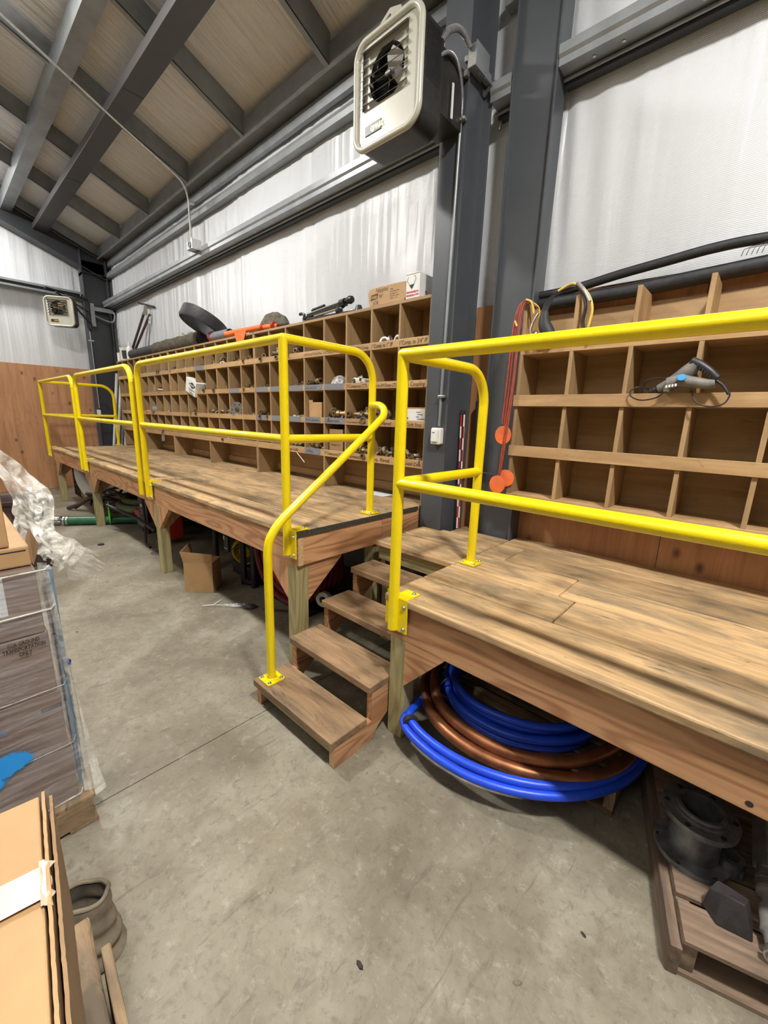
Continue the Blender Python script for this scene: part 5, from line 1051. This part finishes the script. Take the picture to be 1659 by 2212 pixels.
bx('plate',(-3.66,1.76,0.25),(-3.58,1.78,0.40),M['black'],t); bx('sticker',(-3.665,1.757,0.36),(-3.645,1.759,0.40),M['white'],t); bx('bright_edge',(-3.66,1.757,0.275),(-3.60,1.759,0.283),M['zinc'],t)
bx('yellow_tank',(-3.95,1.70,0.46),(-3.46,1.84,0.57),M['yelmach'],t,0.015)
t=thing('pump','yellow pump with a round ribbed housing under the near part of the deck','machine')
m=along((-3.52,1.93,0.26),(-3.40,1.80,0.26)); obj('housing',MB().lathe([(0,0),(0.13,0),(0.145,0.04),(0.13,0.08),(0.11,0.085),(0.105,0.06),(0.06,0.06),(0.055,0.10),(0,0.10)],28,m),M['yelmach'],t)
for k in range(8): obj('fin',MB().box((-0.10,-0.10+0.025*k+0.008,0.065),(0.10*0+0.095,-0.10+0.025*k+0.014,0.09),M=m),M['darkmetal'],t)
obj('base',MB().box((-3.7,1.85,0.0),(-3.2,2.2,0.12)),M['black'],t,0.01)
t=thing('hose_reel','dark red hose wound on a big reel standing under the near end of the deck','hose')
for k in range(6):
    obj('hose_turn',MB().tube([(-2.72+0.36*math.cos(a*PI/24)*1.15,1.80+0.05*k,0.40+0.365*math.sin(a*PI/24)) for a in range(48)],0.026,8,closed=True),M['redrub'],t)
for k in range(5):
    obj('hose_turn',MB().tube([(-2.72+0.31*math.cos(a*PI/24)*1.15,1.83+0.05*k,0.40+0.31*math.sin(a*PI/24)) for a in range(48)],0.026,8,closed=True),M['redrub'],t)
obj('reel_drum',MB().lathe([(0.0,0),(0.25,0),(0.27,0.01),(0.12,0.02),(0.12,0.24),(0.27,0.25),(0,0.26)],30,along((-2.72,1.80,0.40),(-2.72,2.06,0.40))),M['redp'],t)
obj('stand',MB().box((-3.0,1.8,0),(-2.4,2.1,0.03)),M['black'],t)
t=thing('pvc_cap','white round pipe cap seen behind the corner post','pipe fitting',(-2.33,1.92,0.155),(0,0,0)); obj('cap',MB().lathe([(0.03,0),(0.055,0.0),(0.062,0.01),(0.062,0.05),(0.03,0.055)],20,Matrix.Rotation(PI/2,4,'X')@Matrix.Rotation(0.4,4,'Y')),M['white'],t); obj('pipe',MB().tube([(0,0.0,0),(0.05,0.6,-0.1)],0.045,12),M['black'],t)
bx('rest_block',(-0.05,0.02,-0.154),(0.07,0.25,-0.05),M['black'],t)
# open brown box
t=thing('carton','open empty brown carton standing on the floor under the deck edge','box',(-3.513,1.315,0),(0,0,math.radians(44)))
w_,d_,h_=0.245,0.20,0.27
for nm,a,b_ in (('front_wall',(0,0,0),(w_,0.004,h_)),('back_wall',(0,d_-0.004,0),(w_,d_,h_)),('left_wall',(0,0.004,0),(0.004,d_-0.004,h_)),('right_wall',(w_-0.004,0.004,0),(w_,d_-0.004,h_)),('bottom',(0.004,0.004,0.0),(w_-0.004,d_-0.004,0.004))): bx(nm,a,b_,M['card'],t)
obj('flap',MB().add([(0,0,h_),(w_,0,h_),(w_+0.012,-0.018,h_+0.088),(-0.012,-0.018,h_+0.105),(0,0.003,h_),(w_,0.003,h_),(w_+0.012,-0.015,h_+0.088),(-0.012,-0.015,h_+0.105)],[(0,1,2,3),(7,6,5,4),(0,4,5,1),(1,5,6,2),(2,6,7,3),(3,7,4,0)]),M['card'],t)
obj('flap',MB().add([(0,0.004,h_),(0,d_-0.004,h_),(-0.03,d_+0.02,h_+0.12),(-0.02,-0.01,h_+0.10),(0.003,0.004,h_),(0.003,d_-0.004,h_),(-0.027,d_+0.02,h_+0.12),(-0.017,-0.01,h_+0.10)],[(0,1,2,3),(7,6,5,4),(0,4,5,1),(1,5,6,2),(2,6,7,3),(3,7,4,0)]),M['cardd'],t)
t=thing('plastic_bag','clear plastic bag with a dark scrunched end lying on the floor by the brown carton','bag')
obj('film',MB().grid(lambda a,b_:(-3.08+0.20*a+0.10*(b_-0.5),1.32+0.14*b_+0.14*a,0.006+0.03*math.sin(PI*a)*abs(noise.noise(Vector((a*7,b_*5,2))))+0.012*a),16,10),M['bag'],t)
obj('scrunched_end',MB().grid(lambda a,b_:(-2.885+0.07*a,1.50+0.07*b_+0.05*a,0.008+0.03*math.sin(PI*a)*math.sin(PI*b_)+0.015*abs(noise.noise(Vector((a*14,b_*14,6))))),12,10),M['darksteel'],t)
obj('white_zip',MB().tube([(-3.14,1.30,0.006),(-3.10,1.37,0.006),(-3.145,1.46,0.006)],0.004,5),M['white'],t)
for (x,y,z,s,nm,l) in ((-5.479,1.158,0,0.035,'floor_puck','small black round puck on the concrete beyond the stairs'),): tag(obj(nm,MB().lathe([(0,0),(s,0),(s*0.9,0.012),(0,0.014)],12,Matrix.Translation((x,y,z))),M['black']),l,'debris')
tag(obj('bottle_cap',MB().lathe([(0.016,0),(0.018,0),(0.018,0.03),(0,0.03)],14,along((-2.95,0.36,0.018),(-2.90,0.385,0.018))),M['bluep']),'small blue plastic cap on the floor beside the wrapped pallet stack','cap')
random.seed(3)
tx=[(-3.35,0.50),(-4.2,0.9),(-0.95,0.55),(-0.60,0.62),(-0.25,0.9),(-1.05,1.10),(-3.9,0.7),(-2.5,0.8),(-0.45,0.45),(-0.15,1.15),(-4.6,1.1),(-1.02,1.13),(-2.05,1.25),(-2.2,1.1)]
for k,(x,y) in enumerate(tx):
    s=random.uniform(0.004,0.010); tag(obj('floor_chip',MB().lathe([(0,0),(s,0),(s*0.7,s*0.5),(0,s*0.6)],6,Matrix.Translation((x,y,0))@Matrix.Rotation(k,4,'Z')@Matrix.Scale(2.0,4,(1,0,0))),M['burlap' if k%3 else 'char']),'one of the tiny dark chips of debris scattered on the concrete','debris','debris chips on the floor')
tag(obj('floor_strip',MB().tube([(-2.75,1.62,0.008),(-2.52,1.78,0.02)],0.008,6),M['brownhose']),'thin dark strip lying on the floor under the near deck corner','strip')
tag(obj('dirty_rag',MB().lathe([(0,0.02),(0.09,0.012),(0.11,0)],14,Matrix.Translation((-4.75,1.56,0))),M['brownhose']),'flat brown rag on the floor behind the second deck post','rag')
# ================================================================ LEFT FOREGROUND: WRAPPED PALLET LOAD
pl_=pallet('wooden_pallet','brown pallet under the stretch wrapped carton stack at left',-2.68,-0.84,0,1.04,1.068,0.125,7,'palletn')
lz_=[0.127,0.354,0.581,0.808,1.035]
SPR=[(-0.06,0.505,0.115,0.05),(-0.13,0.43,0.13,0.12),(0.0,0.385,0.115,0.06),(-0.06,0.33,0.09,0.035)]
n_=0
names=['lowest','second','third','top']
for L in range(4):
    for iy,(ya,yb) in enumerate(((-0.32,0.185),(-0.83,-0.325))):
        for ix,(xa,xb) in enumerate(((-2.17,-1.672),(-2.68,-2.175))):
            if ix==1 and L<3: continue
            sh=0.006*L
            t=thing('shipping_carton','brown carton, %s layer of the wrapped stack, %s%s'%(names[L],'at the walkway corner' if iy==0 else 'at left picture edge',', behind' if ix else ''),'box',group='cartons of the wrapped stack')
            bx('box',(xa,ya,lz_[L]+0.001),(xb,yb-sh,lz_[L+1]-0.001),M['cardw'],t,0.004)
            if ix==0 and iy==0 and L==2:
                for k,s in enumerate(('FOR GROUND','TRANSPORTATION','ONLY')): text(s,0.0185,(-1.6612,0.108,0.790-k*0.019),RX,M['brownink'],t,bold=0.0004,align='CENTER',sx=0.66)
            if ix==0 and iy==0 and L==1: bx('strap_mark',(-1.673,0.12,0.515),(-1.671,0.178,0.53),M['ink'],t)
            if ix==0 and iy==0 and L==3: bx('shipping_label',(-1.6725,-0.10,0.895),(-1.6705,0.085,1.025),M['paper'],t)
wr=MB()
def wfn(u_,v_):
    # strip going round the visible sides of the stack: from x side (-y end) round the corner to the +y side
    s=u_*2.1; z=0.10+v_*0.94
    fl_=0.02*max(0,1-v_*3)
    d=0.007+0.006*noise.noise(Vector((s*3,z*22,1)))+0.004*noise.noise(Vector((s*9,z*40,2)))
    if s<1.05: return (-1.672+d+fl_,-0.84+s*(1.03/1.05)+fl_*s,z)
    return (-1.672-(s-1.05)*0.95+fl_,0.190+d+fl_,z)
tag(obj('stretch_wrap',MB().grid(wfn,120,90),M['wrap']),'clear stretch wrap film wound tightly round the brown carton stack','wrap')
for k,(z,th,l) in enumerate(((0.135,0.006,'bright rolled ridge of stretch wrap at the pallet level of the stack'),(0.36,0.0018,'thin wrap ridge above the lowest carton layer'),(0.60,0.0018,'thin wrap ridge above the second carton layer'),(0.885,0.0055,'bright rolled wrap ridge under the white shipping label'),(1.03,0.004,'rolled wrap ridge round the top edge of the wrapped stack'))):
    z2=z+0.006*math.sin(k*3)
    tag(obj('wrap_fold',MB().tube([(-1.661,-0.80,z),(-1.659,-0.3,z+0.006),(-1.658,0.05,z2),(-1.664,0.19,z2),(-1.70,0.206,z2)],th*0.6,6),M['film']),l,'wrap')
tag(obj('loose_wrap',MB().grid(lambda a,b_:(-1.69+0.07*(1-b_)**2-0.25*a*0.5,0.200+0.055*(1-b_)**1.6*math.sin(PI*min(1,a*2+0.15))+0.012*math.sin(a*14+b_*3),0.13+0.88*b_),20,24),M['film']),'loose milky wrap bulging off the corner edge of the carton stack','wrap')
t=thing('edge_protector','long grey blue cardboard edge strip behind the corner of the wrapped stack','strip')
obj('strip',MB().prism([(-1.76,0.195),(-1.71,0.195),(-1.71,0.215),(-1.76,0.215)],'z',0.14,1.01),M['tape'],t); obj('blue_tint',MB().prism([(-1.709,0.197),(-1.707,0.197),(-1.707,0.213),(-1.709,0.213)],'z',0.14,1.01),M['tapeblue'],t)
# sprayed blue patch on the wrap
random.seed(9); pts=[]
tag(obj('spray_mark',MB().add([(-1.6548,-0.45,0.20),(-1.6548,0.17,0.20),(-1.6548,0.17,0.54),(-1.6548,-0.45,0.54)],[(0,1,2,3)]),spray('sky_blue_spray',(0.03,0.33,0.85),SPR)),'bright blue spray painted blotch on the side of the wrapped stack','paint mark')
# open cartons on top
t=thing('carton','long open tan carton lying on top of the wrapped stack','box')
obj('box',MB().box((-2.35,-0.35,1.037),(-1.705,0.165,1.105)),M['card'],t,0.006)
obj('lid_gap',MB().box((-1.7055,-0.35,1.088),(-1.7045,0.155,1.092)),M['ink'],t); obj('open_flap',MB().add([(-1.70,0.168,1.038),(-2.0,0.168,1.038),(-1.98,0.20,1.10),(-1.70,0.19,1.10)],[(0,1,2,3)]),M['cardd'],t)
t=thing('carton','tall brown carton stacked at the left picture edge above the long tan carton','box')
obj('box',MB().box((-2.33,-0.45,1.107),(-1.705,0.118,1.345)),M['card'],t,0.006); obj('print_mark',MB().box((-1.7047,0.06,1.22),(-1.7037,0.072,1.27)),M['brownink'],t)
t=thing('wrapped_carton','tall carton under milky film standing behind the open cartons','box')
obj('box',MB().box((-3.0,-0.45,0.005),(-2.70,0.158,1.36)),M['card'],t,0.004)
obj('film',MB().grid(lambda a,b_:(-2.69+0.012*noise.noise(Vector((a*6,b_*20,1))),-0.45+0.60*a,1.0+0.365*b_),24,30),M['film'],t)
# torn white film
def film(nm,label,rows_,n,fr=0):
    P=[spline(r_,n) for r_ in rows_]; m_=len(P[0]); vs=[];fs=[]
    for i,row in enumerate(P):
        for j,p in enumerate(row):
            q_=Vector(p); q_+=Vector((0.3,0.2,1))*0.016*noise.noise(Vector((i*1.3,j*0.20,5)))+Vector((0,1,0))*0.012*noise.noise(Vector((i*1.9,j*0.25,8)))
            vs.append(tuple(q_))
    for i in range(len(P)-1):
        for j in range(m_-1): fs.append((i*m_+j,i*m_+j+1,(i+1)*m_+j+1,(i+1)*m_+j))
    return tag(obj(nm,MB().add(vs,fs,True),M['film']),label,'film')
def L3(a,b_,t_): return tuple(a[i]+(b_[i]-a[i])*t_ for i in range(3))
e0=[(-2.42,0.10,1.375),(-2.38,0.17,1.26),(-2.25,0.19,1.15),(-2.05,0.165,1.09),(-1.86,0.195,1.04),(-1.70,0.20,1.04)]
e1=[(-2.50,0.17,1.38),(-2.52,0.30,1.22),(-2.36,0.34,1.14),(-2.10,0.30,1.03),(-1.98,0.36,0.99),(-1.76,0.27,0.98)]
nr=16; rows_=[]
for i in range(nr+1):
    t_=i/nr; row=[]
    for a,b_ in zip(e0,e1):
        p=list(L3(a,b_,t_)); p[2]+=0.02*math.sin(t_*PI*3); row.append(tuple(p))
    rows_.append(row)
film('torn_film','crumpled torn milky plastic film spilling off the top of the wrapped stack',rows_,10)
t=thing('film_fringe','frayed ends of the torn milky film hanging over the walkway','film')
random.seed(31)
for k in range(9):
    a=k/8; b0=Vector((-1.93+0.17*a,0.335-0.055*a,0.995-0.05*a)); d=Vector((0.015+random.uniform(0,.02),0.065+random.uniform(-.01,.02),-0.02-0.02*a+random.uniform(-.012,.012)))
    wv=Vector((0.004,0.0,0.016)); pp=[b0-d*0.3,b0,b0+d*0.35+Vector((0,0,.008)),b0+d*0.7,b0+d*1.0+Vector((0,0,-.012))]
    vs=[];fs=[]
    for i,p in enumerate(pp):
        s=1-0.2*i; vs+=[tuple(p-wv*s),tuple(p+wv*s)]
    for i in range(4): fs.append((2*i,2*i+1,2*i+3,2*i+2))
    obj('ribbon',MB().add(vs,fs,True),M['film'],t)
t=thing('waste_bin','dark brown round bin standing on the floor beyond the wrapped stack','bin',(-5.12,0.47,0))
obj('body',MB().lathe([(0,0),(0.19,0),(0.225,0.66),(0.245,0.665),(0.25,0.70),(0.235,0.70),(0.215,0.66),(0.18,0.02),(0,0.02)],30),M['brownhose'],t)
# ================================================================ FOREGROUND CARTON, CRATE AND SACK
t=thing('large_carton','big tan carton with pale packing tape at the lower left corner','box')
a=Vector((-0.930,0.042)); bdir=Vector((0.41,-0.047)).normalized(); side=Vector((-bdir.y,bdir.x))*-1
def cp(s,d,z): p=a+bdir*s+side*d; return (p.x,p.y,z)
zt=0.80; L_=0.66; W_=0.62
mb=MB(); vs=[cp(0,0,0.372),cp(L_,0,0.372),cp(L_,W_,0.372),cp(0,W_,0.372),cp(0,0,zt),cp(L_,0,zt),cp(L_,W_,zt),cp(0,W_,zt)]
mb.add(vs,[(0,3,2,1),(4,5,6,7),(0,1,5,4),(1,2,6,5),(2,3,7,6),(3,0,4,7)]); obj('box',mb,M['card'],t,0.003)
# torn cut rims standing along the cut edge
for off,zz,mt_ in ((-0.004,0.006,'card'),(-0.014,-0.01,'cardd')):
    vs=[];fs=[]; n=70
    for i in range(n+1):
        s=L_*i/n; j=0.0008*noise.noise(Vector((i*1.9,off*100,3)))
        vs+=[cp(s,off+j,zt-0.30),cp(s,off+j,zt+zz+0.0018*noise.noise(Vector((i*0.9,off*50,1)))),cp(s,off-0.005+j,zt+zz+0.0018*noise.noise(Vector((i*0.7,off*70,5)))),cp(s,off-0.005+j,zt-0.30)]
    for i in range(n):
        for k in range(4): p=i*4+k; q_=i*4+(k+1)%4; fs.append((p,q_,q_+4,p+4))
    obj('torn_edge',MB().add(vs,fs),M[mt_],t)
s0,s1=0.155,0.215
mb=MB(); mb.add([cp(s0+0.02,-0.004,zt+0.0075),cp(s1+0.02,-0.004,zt+0.0075),cp(s1-0.0,0.3,zt+0.0025),cp(s1-0.01,W_,zt+0.0025),cp(s0-0.01,W_,zt+0.0025),cp(s0,0.3,zt+0.0025)],[(0,1,2,3,4,5)]); obj('packing_tape',mb,M['mtape'],t)
obj('tape_shred',MB().grid(lambda a,b_:(lambda p:(p[0],p[1],p[2]+0.004*noise.noise(Vector((a*5,b_*4,2)))))(cp(s0+0.008+(s1-s0+0.025)*a,0.004-0.020*b_*(0.7+0.5*noise.noise(Vector((a*6,1,4)))),zt+0.0085+0.004*math.sin(a*9)*b_-0.012*b_*b_)),14,5),M['mtape'],t)
t=thing('wooden_crate','rough timber crate standing under the big tan carton','crate')
def hb(nm,p0,p1,w_,z0,z1,mat,bev=0.006):
    A_=Vector(p0);B_=Vector(p1); d=(B_-A_).normalized(); nrm=Vector((-d.y,d.x))*w_
    return obj(nm,MB().prism([tuple(A_),tuple(B_),tuple(B_+nrm),tuple(A_+nrm)],'z',z0,z1),M[mat],t,bev)
hb('beam',(-1.005,0.052),(-0.30,0.000),0.040,0.0,0.355,'palletn_x'); hb('beam',(-0.925,0.094),(-0.25,0.042),0.020,0.0,0.335,'palletn_x',0.004)
hb('beam',(-1.02,-0.30),(-0.34,-0.35),0.08,0.0,0.370,'palletn_x'); hb('cross_board',(-0.98,-0.45),(-0.96,0.02),0.09,0.355,0.371,'palletn_y',0.002); hb('cross_board',(-0.5,-0.50),(-0.48,-0.02),0.09,0.355,0.371,'palletn_y',0.002)
t=thing('canvas_sack','dusty brown canvas sack standing open on the floor behind the timber crate','sack')
def sk(a,b_,o=0.0):
    an=2*PI*a; rr=(0.073-0.008*b_+o)*(1+0.10*noise.noise(Vector((math.cos(an)*1.5,math.sin(an)*1.5,b_*2)))+0.06*math.sin(an*2+1))
    dent=0.018*math.sin(b_*22+math.sin(an)*2)*(1-b_)
    rr+=dent*0.5
    return (-1.185+0.0*b_+rr*1.05*math.cos(an),0.105-0.005*b_+rr*math.sin(an),0.003+0.212*b_+0.03*b_*math.sin(an+2.2))
obj('outer_cloth',MB().grid(lambda a,b_:sk(a,b_),40,26),M['burlap'],t); obj('inner_cloth',MB().grid(lambda a,b_:sk(a,0.25+0.75*b_,-0.006),40,14),M['sackw'],t)
obj('rolled_rim',MB().tube([sk(k/40,1.0,-0.003) for k in range(40)],0.006,8,closed=True),M['burlap'],t)
obj('inner_base',MB().lathe([(0,0.08),(0.068,0.075)],18,Matrix.Translation((-1.185,0.102,0))),M['toolgrey'],t)
finish_texts()
